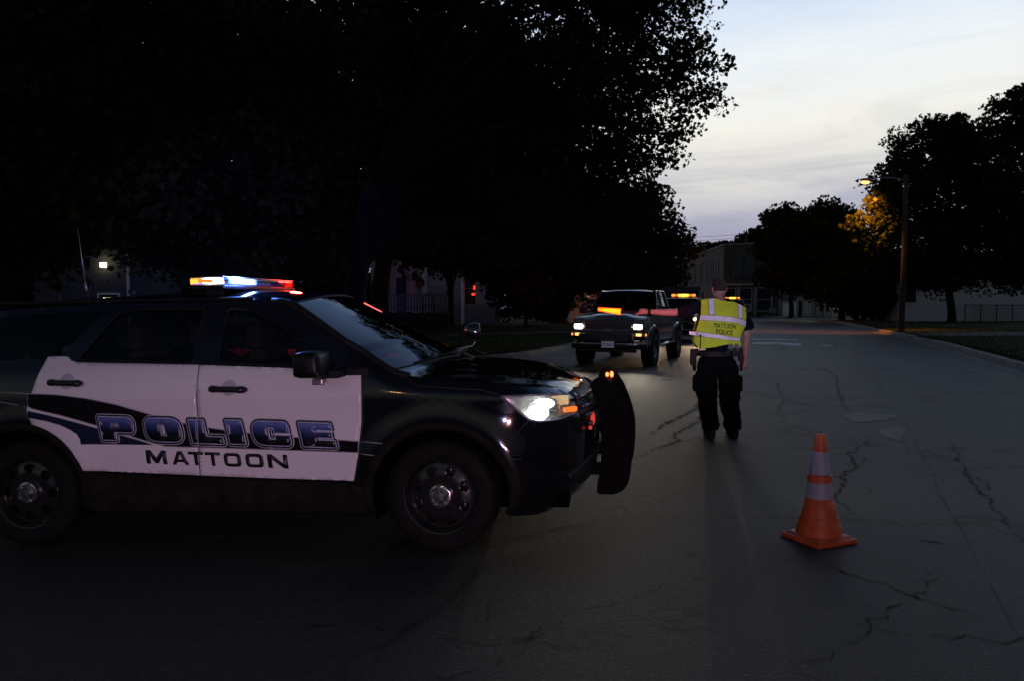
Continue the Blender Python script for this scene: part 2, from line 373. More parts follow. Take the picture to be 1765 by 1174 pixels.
def smooth_line(line, k=3):
    for _ in range(k):
        o = [line[0]]
        for a, b_ in zip(line, line[1:]):
            o += [tuple(Vector(a).lerp(Vector(b_), .25)), tuple(Vector(a).lerp(Vector(b_), .75))]
        o.append(line[-1]); line = o
    return line
def kerb(line, side, w=.18, h=.13, gutter=.45, seed=1):
    """line = foot of the kerb; side=+1: grass lies to the left of the line's direction"""
    r = random.Random(seed); L0 = line; L1 = offs(line, side*.02); L2 = offs(line, side*w)
    vs = []; n = len(line)
    for q, dz in ((L0, -.05), (L0, .0), (L1, h), (L2, h+.005), (L2, -.05)):
        for p in q:
            jit = r.uniform(-.02, .012) if dz > .05 else 0
            vs.append((p[0]+r.uniform(-.012, .012), p[1]+r.uniform(-.012, .012), gz(*p)+dz+jit))
    fs = [(k*n+i, k*n+i+1, (k+1)*n+i+1, (k+1)*n+i) for k in range(4) for i in range(n-1)]
    me = MB().add(vs, fs).build('kerb', CONC); tag(me, kind='structure')
    if gutter:
        G = offs(line, -side*gutter); vs = [(p[0], p[1], gz(*p)+.006) for p in L0]+[(p[0], p[1], gz(*p)+.006) for p in G]
        fs = [(i, i+1, n+i+1, n+i) for i in range(n-1)]
        if side > 0: fs = [f[::-1] for f in fs]
        tag(mesh('gutter', vs, fs, mat('gutter_concrete', (.10,.098,.092), .8, noise_amt=.4, nscale=1.5, bump=.3, bscale=40)), kind='structure')
    return L2
def sheet(name, ring, z, m, step=None):
    pts = [Vector((p[0], p[1])) for p in ring]
    tr = geometry.tessellate_polygon([[Vector((p.x, p.y, 0)) for p in pts]])
    vs = [(p.x, p.y, gz(p.x, p.y)+z) for p in pts]; fs = []
    for a, b_, c_ in tr:
        A, B, C_ = pts[a], pts[b_], pts[c_]
        fs.append((a, b_, c_) if (B-A).cross(C_-A) > 0 else (a, c_, b_))
    return tag(mesh(name, vs, fs, m), kind='structure')
# left lawn: kerb from far left, round the corner, up the road
LK_ = smooth_line([(-60,21.5),(-12,20.6),(-4.2,20.4),(-1.4,20.8),(.1,22.0),(2.1,27.2),(5.0,36.5),(10.4,55),(14.6,80),(14.5,105),(8,140)])
i2 = kerb(LK_, +1)
sheet('lawn', [(p[0], p[1]) for p in i2]+[(-60,150)], .122, GRASS)
# right verge
RK_ = smooth_line([(8.4,9.0),(9.5,12.),(12.0,18.7),(16.4,31.4),(19.2,41.),(21.9,50.),(24.6,59.5),(27.2,74),(28.2,90),(27,110),(20,145)])
i3 = kerb(RK_, -1, seed=3)
sheet('verge', [(p[0], p[1]) for p in i3]+[(200,150),(200,9)], .122, GRASS)
# pavement strip on the right verge, with the drive that meets the kerb
def P2(px, py): p = gr(px, py, .13); return (p.x, p.y)
sheet('pavement', [P2(1566,578.5), P2(1800,577.5), P2(1800,570.5), P2(1640,571.5), P2(1550,572)], .134, CONC)
sheet('pavement', [P2(1400,550), P2(1440,550.4), P2(1800,553), P2(1800,551.2), P2(1450,548.6)], .134, CONC)
# left pavement crossing the lawn
sheet('pavement', [P2(772,579),P2(990,572),P2(990,569),P2(772,575)], .134, mat('old_concrete', (.11,.105,.09), .9, noise_amt=.3, nscale=2))
# grass tufts near the corner of the left lawn: blades as one mass
def grass(name, n, pick, hmin, hmax, seed):
    r = random.Random(seed); vs = []; fs = []
    for _ in range(n):
        x, y = pick(r); z = gz(x, y)+.12; h = r.uniform(hmin, hmax); a = r.random()*6.283; dx, dy = math.cos(a)*.012, math.sin(a)*.012; lx, ly = r.uniform(-.04,.04), r.uniform(-.04,.04)
        b_ = len(vs); vs += [(x-dx, y-dy, z), (x+dx, y+dy, z), (x+lx, y+ly, z+h)]; fs.append((b_, b_+1, b_+2))
    return tag(mesh(name, vs, fs, GRASS), kind='stuff')
def pickL(r):
    y = 20.9+ (r.random()**1.6)*16; xr = np.interp(y, [20.9,22.2,27.4,36.5], [-1.5,-.15,1.8,4.6]); return (r.uniform(-8, xr), y)
grass('grass', 30000, pickL, .03, .09, 7)
def pickR(r):
    y = 14+(r.random()**1.3)*45; xr = np.interp(y, [9,12,18.7,31.4,41,50,59.5], [8.8,9.9,12.3,16.7,19.5,22.2,24.9]); return (xr+r.random()**2*10, y)
grass('grass', 26000, pickR, .03, .10, 8)
# ------------------------------------------------------------ patrol car (x forward, y left, z up; front axle at x=0)
WB = 2.88
CAR_O = Vector((-0.3255, 5.962, -0.0077)); th_, pi_ = R(7), R(1.25)
Fh = Vector((math.cos(th_), -math.sin(th_), 0)); Lf = Vector((math.sin(th_), math.cos(th_), 0)); Zf = Vector((0, 0, 1))
Ff = Fh*math.cos(pi_)+Zf*math.sin(pi_); Uf = -Fh*math.sin(pi_)+Zf*math.cos(pi_)
CARM = Matrix((( Ff.x, Lf.x, Uf.x, CAR_O.x), (Ff.y, Lf.y, Uf.y, CAR_O.y), (Ff.z, Lf.z, Uf.z, CAR_O.z), (0, 0, 0, 1)))
CARI = CARM.inverted()
def car_px(px, py, y):
    """photo pixel -> (x, z) on the car's plane y"""
    o = CARI @ Vector((0, 0, CH)); d = (CARI.to_3x3() @ ray(px, py)); t = (y-o.y)/d.y; p = o+d*t; return (p.x, p.z)
X0, XR = .30, -3.10
ZT = ([-4.2,-3.95,-3.75,-3.5,-3.1,-2.6,-2.0,-1.5,-1.25,-1.06,-.9,-.65,-.45,-.30,-.15,.1,.3,.6,.9,1.3,1.7],
      [1.18,1.30,1.52,1.60,1.625,1.645,1.655,1.655,1.65,1.63,1.535,1.375,1.245,1.155,1.125,1.10,1.085,1.055,1.025,.99,.98])
def smi(x, xs, ys):
    return float(np.interp(x, xs, ys))
def zt(u): return (smi(u-.04, *ZT)+2*smi(u, *ZT)+smi(u+.04, *ZT))/4
NA_z = [.15,.22,.30,.40,.55,.70,.85,.95,1.02,1.08,1.7]; NA_x = [.64,.79,.90,.960,.995,1.00,.985,.945,.885,.84,.84]
TA_z = [.15,.3,.5,.75,.95,1.15,1.4,1.65]; TA_x = [-4.00,-4.08,-4.12,-4.12,-4.06,-3.98,-3.86,-3.72]
SY_z = [.18,.26,.32,.42,.50,.62,.76,.90,.99,1.03,1.07,1.13,1.19,1.24,1.40,1.58,1.64,1.70]
SY_d = [.075,.045,.020,.012,.008,0.,.006,.010,.006,.010,.022,.036,.058,.085,.160,.262,.312,.38]
def dy(z): return smi(z, SY_z, SY_d)
_t = np.linspace(0, math.pi/2, 400); NN = 2.5
def _arc(a, w):
    x = a*np.sin(_t)**(2/NN); y = w*np.cos(_t)**(2/NN); s = np.concatenate([[0], np.cumsum(np.hypot(np.diff(x), np.diff(y)))]); return s
_AF = _arc(.65, .97); UF = X0+_AF[-1]; _AR = _arc(1.0, .95); UR = XR-_AR[-1]
def surf(u, z, off=0.):
    W = .985-dy(z)
    # wheel-arch flare
    for cx in (0., -WB):
        r = math.hypot(u-cx, z-.36)
        W += .022*math.exp(-((r-.50)/.09)**2)*(1 if z < .95 else 0)
    ztu = zt(u)
    if z > ztu-.09 and -.55 < u: W -= .05*((z-ztu+.09)/.09)**2
    if u <= X0 and u >= XR: return Vector((u, -W-off, z))
    if u > X0:
        t = float(np.interp(u-X0, _AF, _t)); a = smi(z, NA_z, NA_x)-X0+off; W += off
        if z > ztu-.07: a -= .05*((z-ztu+.07)/.07)**2
        return Vector((X0+a*math.sin(t)**(2/NN), -W*math.cos(t)**(2/NN), z))
    t = float(np.interp(XR-u, _AR, _t)); a = XR-smi(z, TA_z, TA_x)+off; W += off
    return Vector((XR-a*math.sin(t)**(2/NN), -W*math.cos(t)**(2/NN), z))
def inside(p, poly):
    x, y = p; r = False; n = len(poly); j = n-1
    for i in range(n):
        xi, yi = poly[i]; xj, yj = poly[j]
        if (yi > y) != (yj > y) and x < (xj-xi)*(y-yi)/(yj-yi)+xi: r = not r
        j = i
    return r
def densify(poly, st):
    out = []
    for a, b_ in zip(poly, poly[1:]+poly[:1]):
        n = max(1, int(math.hypot(b_[0]-a[0], b_[1]-a[1])/st))
        out += [(a[0]+(b_[0]-a[0])*i/n, a[1]+(b_[1]-a[1])*i/n) for i in range(n)]
    return out
def cdt(loops, st=.04, grid=True):
    """loops: outer and holes in 2D (even-odd) -> points, triangles"""
    pts = []; edges = []
    for lp in loops:
        lp = densify(lp, st); b_ = len(pts); pts += lp; edges += [(b_+i, b_+(i+1) % len(lp)) for i in range(len(lp))]
    if grid:
        xs = [p[0] for p in pts]; zs = [p[1] for p in pts]; P = np.array(pts)
        for i, x in enumerate(np.arange(min(xs)+st/2, max(xs), st)):
            for z in np.arange(min(zs)+st/2+(i % 2)*st*.5, max(zs), st):
                ins = sum(inside((x, z), lp) for lp in loops) % 2
                if ins and np.min((P[:, 0]-x)**2+(P[:, 1]-z)**2) > (st*.45)**2: pts.append((float(x), float(z)))
    v, e, f, *_ = geometry.delaunay_2d_cdt([Vector(p) for p in pts], edges, [], 0, 1e-6)
    tris = []
    for t_ in f:
        c_ = (sum(v[i].x for i in t_)/3, sum(v[i].y for i in t_)/3)
        if sum(inside(c_, lp) for lp in loops) % 2: tris.append(tuple(t_))
    return v, tris
def patch(name, loops, m, parent, off=0., thick=0., st=.04, mirror=False, fn=surf, both=False, grid=True):
    v, tr = cdt(loops, st, grid); V = [fn(p.x, p.y, off) for p in v]
    fs = []
    for f in tr:
        a, b_, c_ = (V[i] for i in f); nrm = (b_-a).cross(c_-a); mid = (a+b_+c_)/3
        outw = Vector((max(0, mid.x-.3)+min(0, mid.x+3.1), mid.y, 0)) if fn is surf else Vector((0, -1, 0))
        fs.append(f if nrm.dot(outw) > 0 else f[::-1])
    if mirror == 'both':
        n = len(V); V = V+[Vector((p.x, -p.y, p.z)) for p in V]; fs = fs+[tuple(i+n for i in f[::-1]) for f in fs]
    elif mirror:
        V = [Vector((p.x, -p.y, p.z)) for p in V]; fs = [f[::-1] for f in fs]
    o = mesh(name, V, fs, m, parent, smooth=True)
    if thick:
        md = o.modifiers.new('s', 'SOLIDIFY'); md.thickness = thick; md.offset = -1; bake(o)
    return o
def bake(o):
    dg = bpy.context.evaluated_depsgraph_get(); e = o.evaluated_get(dg); me = bpy.data.meshes.new_from_object(e); o.modifiers.clear(); old = o.data; o.data = me; me.name = old.name
    return o
def arcp(cx, cz, r, a0, a1, n=20):
    return [(cx+r*math.cos(R(a0+(a1-a0)*i/n)), cz+r*math.sin(R(a0+(a1-a0)*i/n))) for i in range(n+1)]

car = empty('police_car'); car.matrix_world = CARM
tag(car, 'black and white police SUV with lit light bar, parked across the road', 'police car')
RA = .445
# side window openings (u, z)
W_FD = [(-1.50,1.225),(-1.05,1.212),(-.64,1.188),(-.72,1.235),(-.90,1.355),(-1.10,1.475),(-1.26,1.565),(-1.33,1.590),(-1.50,1.602)]
W_RD = [(-2.50,1.262),(-2.45,1.255),(-1.66,1.232),(-1.66,1.604),(-2.05,1.608),(-2.22,1.606),(-2.30,1.588)]
W_RQ = [(-3.42,1.262),(-2.66,1.272),(-2.40,1.590),(-3.15,1.575),(-3.38,1.52)]
zb = .235
top_us = list(np.arange(UR+.002, UF, .05))+[UF]
top = [(u, zt(u)) for u in top_us]
outl = [(UR+.002, .30), (-3.55, .28)]+arcp(-WB, .36, RA, 190, -14, 24)+[(-WB+.46, zb), (-.46, zb)]+arcp(0, .36, RA, 194, -14, 24)+[(.50, .24), (.75, .215), (UF, .20)]+top[::-1]
HLP = [(.395,1.012),(.56,.845),(.62,.83),(.80,.838),(.965,.865),(.93,.935),(.885,1.0),(.70,1.008)]
body = patch('body_shell', [outl, W_FD, W_RD, W_RQ, HLP], PAINTK, car, st=.045, mirror='both')
# top surfaces: roof, windscreen, bonnet
def cen(u):
    # centreline point that belongs to the side edge point u
    xs = [-4.9,-3.95,-3.6,-3.1,-2.0,-1.5,-1.06,-.65,-.30,-.15,.3,.6,.9,1.3,UF]
    cx = [-4.0,-3.95,-3.70,-3.2,-2.0,-1.45,-.96,-.46,-.02,.10,.40,.60,.74,.86,.885]
    cz = [1.0,1.35,1.62,1.69,1.735,1.735,1.690,1.440,1.205,1.165,1.130,1.100,1.062,1.010,.98]
    return Vector((smi(u, xs, cx), 0, smi(u, xs, cz)))
def topsheet(u0, u1, nu, nv=24, crease=False, off=0.):
    V = []; Fc = []
    for i in range(nu+1):
        u = u0+(u1-u0)*i/nu; a = surf(u, zt(u)); c_ = (cen(u-.05)+2*cen(u)+cen(u+.05))/4
        ex = 2.3-.65*sstep(-1.25, -.9, u)*(1-sstep(-.40, -.1, u))
        for j in range(-nv, nv+1):
            s = j/nv; k = abs(s); p = Vector((a.x+(c_.x-a.x)*(1-k**ex), a.y*k if s < 0 else -a.y*k, a.z+(c_.z-a.z)*(1-k**ex)))
            if crease:   # two soft ridges along the bonnet
                w = sstep(-.2, .1, u)*(1-sstep(.95, 1.35, u)); p.z += .012*w*(sstep(.60, .70, k)-sstep(.70, .96, k)); p.z += .006*w*(sstep(.30,.36,k)-1)
            V.append(p+Vector((0, 0, off)))
    m = 2*nv+1
    for i in range(nu):
        for j in range(m-1): Fc.append((i*m+j, (i+1)*m+j, (i+1)*m+j+1, i*m+j+1)[::-1])
    return V, Fc
UW0, UW1 = -1.055, -.335
V, Fc = topsheet(UR+.002, UW0, 60); roof = mesh('roof', V, [f[::-1] for f in Fc], PAINTK, car, smooth=True)
V, Fc = topsheet(UW0, UW1, 30); ws_ = mesh('windshield', V, [f[::-1] for f in Fc], glassmat('windscreen', (.45,.48,.47), ior=1.95), car, smooth=True)
V, Fc = topsheet(UW1, UF, 60, crease=True); hood = mesh('hood', V, [f[::-1] for f in Fc], PAINTK, car, smooth=True)
# black frit round the windscreen: A-pillar strips, header, cowl
def strip(pts, w, h, name, m, parent):
    mb = MB(); mb.tube(pts, w, 6); return mb.build(name, m, parent, smooth=True)
for sgn in (1, -1):
    pil = MB(); pp = []
    for u in np.linspace(-1.2, -.2, 16):
        a = surf(u, zt(u)); pp.append(Vector((a.x, a.y*sgn, a.z-.006)))
    pil.tube(pp, .028, 8)
    pil.build('windshield_frame', PLBLK, ws_, smooth=True)
hdr = []
for j in np.linspace(-1, 1, 21):
    a = surf(UW0, zt(UW0)); c_ = cen(UW0); k = abs(j); hdr.append(Vector((a.x+(c_.x-a.x)*(1-k**1.9), a.y*j, a.z+(c_.z-a.z)*(1-k**1.9)-.014)))
MB().tube(hdr, .016, 6).build('header_strip', PLBLK, roof, smooth=True)
# cowl at the foot of the windscreen
cw = []
for j in np.linspace(-1, 1, 21):
    a = surf(UW1, zt(UW1)); c_ = cen(UW1); k = abs(j); cw.append(Vector((a.x+(c_.x-a.x)*(1-k**1.75)+.03, a.y*j*.97, a.z+(c_.z-a.z)*(1-k**1.75)-.004)))
MB().tube([p-Vector((.01,0,.012)) for p in cw], .017, 8).build('cowl_panel', PLBLK, car, smooth=True)
# underside / floor and wheel wells so nothing is see-through
flo = MB(); flo.box((-1.5, 0, .30), (4.6, 1.5, .10)); flo.box((.58,0,.36),(.3,1.2,.2)); flo.box((0,0,.62),(.9,1.1,.5)); flo.box((-WB,0,.66),(1.,1.1,.36)); flo.box((-1.44,0,.36),(1.9,1.82,.12))
flo.build('underbody', mat('underbody_black', (.003,.003,.003), .95, spec=.05), car)
inn = MB(); inn.box((-1.6, 0, .60), (2.3, 1.66, .3)); inn.box((-.62, 0, 1.02), (.5, 1.5, .22), bev=.06)
inn.build('dashboard', mat('dash_black', (.012,.012,.012), .8), car)
for (sx, sy) in ((-1.35,-.42),(-1.35,.42),(-2.25,-.42),(-2.25,.42)):
    sb = MB(); sb.box((0,0,.95),(.16,.5,.72), bev=.05, taper=(.8,.85)); sb.box((.25,0,.70),(.5,.5,.16), bev=.05); sb.box((-.06,0,1.40),(.11,.27,.19), bev=.04)
    o = sb.build('seat', INTER, car, smooth=False); o.location = (sx, sy, 0)
MB().lathe([(.175,-.012),(.19,0),(.175,.012),(.162,0),(.175,-.012)], 28, axis='x').build('steering_wheel', mat('dash_black'), car, smooth=True).location = (-.86,.40,1.08)
# ---- doors: white skins on the near side, plain white on the far side
CPs = lambda L_: [car_px(px, py, -.97) for px, py in L_]
split = [(-1.616,1.231),(-1.606,.90),(-1.606,.49)]
RDp = [(-2.725,1.290),(-2.66,1.292),(-2.575,1.288),(-2.545,1.262),(-2.50,1.249),(-2.05,1.236),(-1.6185,1.223),(-1.6085,.90),(-1.6085,.499),(-2.437,.532)]+arcp(-WB,.36,.475, 26, 76, 12)+[(-2.82,.94),(-2.792,1.04),(-2.76,1.17)]
FDp = [(-1.6115,1.222),(-1.1,1.200),(-.506,1.172),(-.496,1.0),(-.502,.84),(-.530,.62),(-.560,.470),(-1.1,.482),(-1.6015,.498),(-1.6015,.90)]
DZ = .006
rdoor = patch('rear_door', [RDp], PAINTW, car, off=DZ, thick=.005, st=.03)
fdoor = patch('front_door', [FDp], PAINTW, car, off=DZ, thick=.005, st=.03)
rdoor2 = patch('rear_door', [RDp], PAINTW, car, off=DZ, thick=.005, st=.08, mirror=True)
fdoor2 = patch('front_door', [FDp], PAINTW, car, off=DZ, thick=.005, st=.08, mirror=True)
for par, wp in ((fdoor, W_FD), (rdoor, W_RD)):
    patch('window', [wp], GLASS_T, par, off=-.008, st=.06)
    cx = sum(p[0] for p in wp)/len(wp); cz = sum(p[1] for p in wp)/len(wp)
    ins_ = [(cx+(x-cx)*.965, cz+(z-cz)*.93) for x, z in wp]
    patch('window_seal', [wp, ins_], PLBLK, par, off=.003, st=.05, grid=False, thick=.004)
for par, wp in ((fdoor2, W_FD), (rdoor2, W_RD)): patch('window', [wp], GLASS_T, par, off=-.008, st=.08, mirror=True)
qg = patch('quarter_window', [W_RQ], GLASS_T, car, off=-.004, st=.07); patch('quarter_window', [W_RQ], GLASS_T, car, off=-.004, st=.07, mirror=True)
# dusty black cladding below the doors
DUST = mat('dusty_cladding', (.010,.0088,.0068), .8, spec=.15, noise_amt=.6, nscale=9, bump=.2)
patch('sill_cladding', [[(-2.43,.520),(-2.30,.512),(-1.6,.482),(-.565,.452),(-.50,.42),(-.47,.30),(-.46,.242),(-2.42,.242),(-2.40,.36)]], DUST, car, off=.004, thick=.014, st=.03)
# chrome-bright body line at the belt, door gap shadows come from real gaps
# wheel arch trims
for cx in (0., -WB):
    ring = arcp(cx, .36, .492, 192, -12, 30)+arcp(cx, .36, .440, -12, 192, 30)
    patch('wheel_arch_trim', [ring], DUST, car, off=.012, thick=.014, st=.05, grid=False); patch('wheel_arch_trim', [ring], DUST, car, off=.012, thick=.014, st=.05, grid=False, mirror=True)
# wheel houses
for cx in (0., -WB):
    for sg in (-1, 1):
        wh = MB(); pr = arcp(cx, .36, .452, 200, -20, 20); n = len(pr)
        vs = [(x, sg*.95, z) for x, z in pr]+[(x, sg*.55, z) for x, z in pr]
        wh.add(vs, [(i, i+1, n+i+1, n+i) for i in range(n-1)]); wh.add([(x, sg*.55, z) for x, z in pr], [tuple(range(n))])
        wh.build('wheel_house', mat('underbody_black'), car)
# ---- handles with their round recesses
def handle(par, x0, z0, x1, z1):
    cx, cz = (x0+x1)/2, (z0+z1)/2
    disc = [(cx+.052*math.cos(a), cz+.008+.052*math.sin(a)) for a in np.linspace(0, 2*math.pi, 25)[:-1]]
    patch('handle_recess', [disc], mat('recess_grey', (.45,.46,.50), .35, coat=.5), par, off=DZ+.0012, st=.03)
    mb = MB(); pts = []
    for i in range(13):
        t_ = i/12; x = x0+(x1-x0)*t_; z = z0+(z1-z0)*t_; p = surf(x, z, DZ+.012+.028*math.sin(math.pi*t_)**.5); pts.append(p)
    rs = [.010+.009*(abs(i-6)/6 < .99)+.004*(abs(i-6)/6 > .5)*(abs(i-6)/6 < .95) for i in range(13)]
    mb.tube(pts, rs, 10); mb.build('door_handle', mat('handle_black', (.012,.012,.013), .35), par, smooth=True)
handle(rdoor, -2.665, 1.122, -2.415, 1.112); handle(fdoor, -1.52, 1.070, -1.258, 1.062)
# ---- graphics on the doors
def zpx(X, Y):    # coordinates read off the enlarged lettering -> body surface
    px, py = 140+X/3.53, 680+Y/3.53
    return (-2.333+(px-165)*.00400, .910-(py-714)*.00385)
def gfx(name, pts_photo, m, parent, off, hole=None):
    lp = CPs(pts_photo); return patch(name, [lp], m, parent, off=off, st=.03, thick=.0006)
DK = mat('decal_black', (.004,.004,.005), .7, spec=.12); NAVY = mat('decal_navy', (.010,.018,.045), .7, spec=.12); LILAC = mat('decal_silver', (.34,.34,.38), .3, coat=.5)
swoT = [(50,680),(100,682),(150,688),(200,698),(255,714),(290,725),(330,733),(366,739),(400,744),(433,748),(475,752),(514,755),(560,758),(583,759),(619,762)]
swoB = [(619,779),(520,776),(400,772),(290,769),(262,762),(230,752),(180,736),(110,716),(52,702)]
def grow(poly, d):
    n = len(poly); out = []
    ar = sum(poly[i][0]*poly[(i+1) % n][1]-poly[(i+1) % n][0]*poly[i][1] for i in range(n)); sg = 1 if ar > 0 else -1
    for i in range(n):
        p0, p1, p2 = Vector(poly[i-1]), Vector(poly[i]), Vector(poly[(i+1) % n])
        a = (p1-p0).normalized(); b_ = (p2-p1).normalized(); na = Vector((a.y, -a.x))*sg; nb = Vector((b_.y, -b_.x))*sg
        m_ = (na+nb); l = m_.length
        if l < 1e-6: out.append(tuple(p1+na*d)); continue
        m_ /= l; k = 1/max(.5, m_.dot(na)); out.append(tuple(p1+m_*d*k))
    return out
# the swoosh is split at the gap between the two doors (x = 345 px on the photo)
gT = [p for p in swoT]; gB = [p for p in swoB]
def clipx(poly, x, keep_left):
    out = []; n = len(poly)
    for i in range(n):
        a, b_ = poly[i], poly[(i+1) % n]; ia = (a[0] <= x) == keep_left; ib = (b_[0] <= x) == keep_left
        if ia: out.append(a)
        if ia != ib: t_ = (x-a[0])/(b_[0]-a[0]); out.append((x, a[1]+(b_[1]-a[1])*t_))
    return out
sw = CPs(gT+gB)
swO = grow(sw, .006)
for keep, par, gx_ in ((True, rdoor, -1.6095), (False, fdoor, -1.6005)):
    o = patch('decal_stripe', [clipx(swO, gx_, keep)], LILAC, par, off=DZ+.0022, st=.04, thick=.0004)
    o = patch('decal_stripe', [clipx(sw, gx_, keep)], DK, par, off=DZ+.0034, st=.04, thick=.0004)
nv = CPs([(53,709),(85,716),(115,724),(165,738),(215,752),(240,759),(266,767),(145,765),(143,757),(137,748),(125,740),(108,732),(85,725),(53,719)])
patch('decal_stripe', [grow(nv, .004)], LILAC, rdoor, off=DZ+.0022, st=.04, thick=.0004); patch('decal_stripe', [nv], NAVY, rdoor, off=DZ+.0034, st=.04, thick=.0004)
# thin silver lines carried on over the wing and the rear quarter
for L_, w_ in (([(623,761),(640,762.5),(662,764)], .005), ([(623,782),(634,783),(648,784)], .005), ([(0,677.5),(28,678),(48,679.5)], .005), ([(0,693),(25,697.5),(48,703)], .005)):
    pp = CPs(L_); up_ = [(x, z+w_/2) for x, z in pp]; dn = [(x, z-w_/2) for x, z in pp][::-1]
    patch('decal_line', [up_+dn], LILAC, car, off=.003, st=.05, grid=False, thick=.001)
# small bracket-shaped badge on the wing behind the bumper
bd = [surf(*car_px(px, py, -.97), .0) for px, py in ((868,783),(895,784.5),(896,791),(874,791))]
mb = MB(); mb.tube([surf(*p, .006) for p in [car_px(869,783,-.96), car_px(895,784.5,-.96), car_px(896,791,-.96), car_px(875,791,-.96)]], .0026, 6); mb.build('wing_badge', CHROME, car)
# letters
def rpoly(pts, n=6):
    out = []; m = len(pts)
    for i in range(m):
        p = Vector(pts[i][:2]); r = pts[i][2] if len(pts[i]) > 2 else 2
        a = Vector(pts[i-1][:2]); b_ = Vector(pts[(i+1) % m][:2]); da = (a-p).normalized(); db = (b_-p).normalized()
        r = min(r, (a-p).length*.49, (b_-p).length*.49); s, e = p+da*r, p+db*r
        for k in range(n+1):
            t_ = k/n; q = s*(1-t_)**2+p*2*t_*(1-t_)+e*t_*t_; out.append((q.x, q.y))
    return out
LET = {
 'P': [[(0,0,4),(205,0,44),(215,48,44),(205,90,44),(88,90,3),(88,140,4),(0,140,4)], [(86,32,7),(124,32,7),(124,58,7),(86,58,7)]],
 'O': [[(0,0,60),(218,0,60),(218,140,60),(0,140,60)], [(90,34,4),(124,34,4),(124,106,4),(90,106,4)]],
 'L': [[(0,0,4),(92,0,4),(92,100,3),(188,100,4),(188,140,4),(0,140,4)]],
 'I': [[(0,0,4),(94,0,4),(94,140,4),(0,140,4)]],
 'C': [[(0,0,60),(215,0,60),(215,64,4),(128,64,3),(128,34,4),(92,34,4),(92,106,4),(128,106,4),(128,82,3),(215,82,4),(215,140,60),(0,140,60)]],
 'E': [[(0,0,4),(192,0,4),(192,38,4),(96,38,3),(96,54,3),(184,54,4),(184,84,4),(96,84,3),(96,102,3),(196,102,4),(196,140,4),(0,140,4)]]}
POS = [('P',112,138,.98),('O',396,146,1.0),('L',672,158,1.0),('I',898,162,1.0),('C',1052,168,1.0),('E',1336,178,.98)]
LF = bpy.data.materials.new('letter_blue_fade'); LF.use_nodes = True; t = LF.node_tree; b = t.nodes['Principled BSDF']
c = nd(t, 'ShaderNodeTexCoord'); sp = nd(t, 'ShaderNodeSeparateXYZ'); t.links.new(c.outputs['Object'], sp.inputs[0])
sl = nd(t, 'ShaderNodeMath', operation='MULTIPLY_ADD'); t.links.new(sp.outputs['X'], sl.inputs[0]); sl.inputs[1].default_value = .0385; t.links.new(sp.outputs['Z'], sl.inputs[2])
q = nd(t, 'ShaderNodeMapRange'); t.links.new(sl.outputs[0], q.inputs['Value']); q.inputs['From Min'].default_value = .625; q.inputs['From Max'].default_value = .815
r = ramp(t, [(0, (.03,.03,.035)), (.18, (.004,.004,.005)), (.45, (.004,.005,.012)), (.72, (.040,.062,.20)), (1, (.15,.21,.48))]); t.links.new(q.outputs[0], r.inputs[0]); t.links.new(r.outputs[0], b.inputs['Base Color'])
b.inputs['Roughness'].default_value = .3
LIGHTL = mat('decal_light_line', (.50,.54,.72), .3); WHL = mat('decal_white', (.62,.60,.62), .3)
for ch, ox, oy, sx in POS:
    loops = [rpoly(l) for l in LET[ch]]
    mp_ = lambda lp: [zpx(ox+x*sx+.21*y, oy+y+.035*x) for x, y in lp]
    O_ = mp_(loops[0]); Hs = [mp_(l) for l in loops[1:]]
    if ch in 'O': O_ = O_
    lay = [(.0215, WHL, .0046), (.0165, DK, .0055), (.0065, LIGHTL, .0064), (.0, LF, .0073)]
    for i, (g, m_, of) in enumerate(lay):
        H2 = [grow(h_, -g*.55) for h_ in Hs] if i else []
        oo = grow(O_, g) if g else O_
        par = rdoor if ch in 'PO' else fdoor
        if ch == 'L':
            for keep, pr_, gx_ in ((True, rdoor, -1.6095), (False, fdoor, -1.6005)):
                patch('letter', [clipx(oo, gx_, keep)], m_, pr_, off=DZ+of, st=.03, thick=.0004)
            continue
        patch('letter', [oo]+H2, m_, par, off=DZ+of, st=.03, thick=.0004)
def text_on(name, body_, mapf, m, parent, size=1., bold=.02, fn=None, off=0., thick=.0004, spacing=1.):
    cu = bpy.data.curves.new(name, 'FONT'); cu.body = body_; cu.size = size; cu.offset = bold; cu.space_character = spacing; cu.resolution_u = 4; cu.align_x = 'CENTER'
    to = bpy.data.objects.new('tmp', cu); COL.objects.link(to); dg = bpy.context.evaluated_depsgraph_get(); me = bpy.data.meshes.new_from_object(to.evaluated_get(dg)); bpy.data.objects.remove(to)
    xs = [v.co.x for v in me.vertices]; ys = [v.co.y for v in me.vertices]; x0, x1, y0, y1 = min(xs), max(xs), min(ys), max(ys)
    for v in me.vertices: v.co = mapf((v.co.x-x0)/(x1-x0), (v.co.y-y0)/(y1-y0))
    bm = bmesh.new(); bm.from_mesh(me); bmesh.ops.remove_doubles(bm, verts=bm.verts[:], dist=1e-5); bm.to_mesh(me); bm.free()
    me.materials.clear(); o = link(name, me, m, parent)
    if thick: md = o.modifiers.new('s', 'SOLIDIFY'); md.thickness = thick; md.offset = 0; bake(o)
    return o
TXT = mat('text_black', (.008,.008,.009), .35)
def mapM(i0, i1):
    def f(a, b_):
        x = i0+(i1-i0)*a; z = .572-.030*(x+1.974)/.96+b_*.088; return surf(x-.004*b_*0, z, DZ+.0022)
    return f
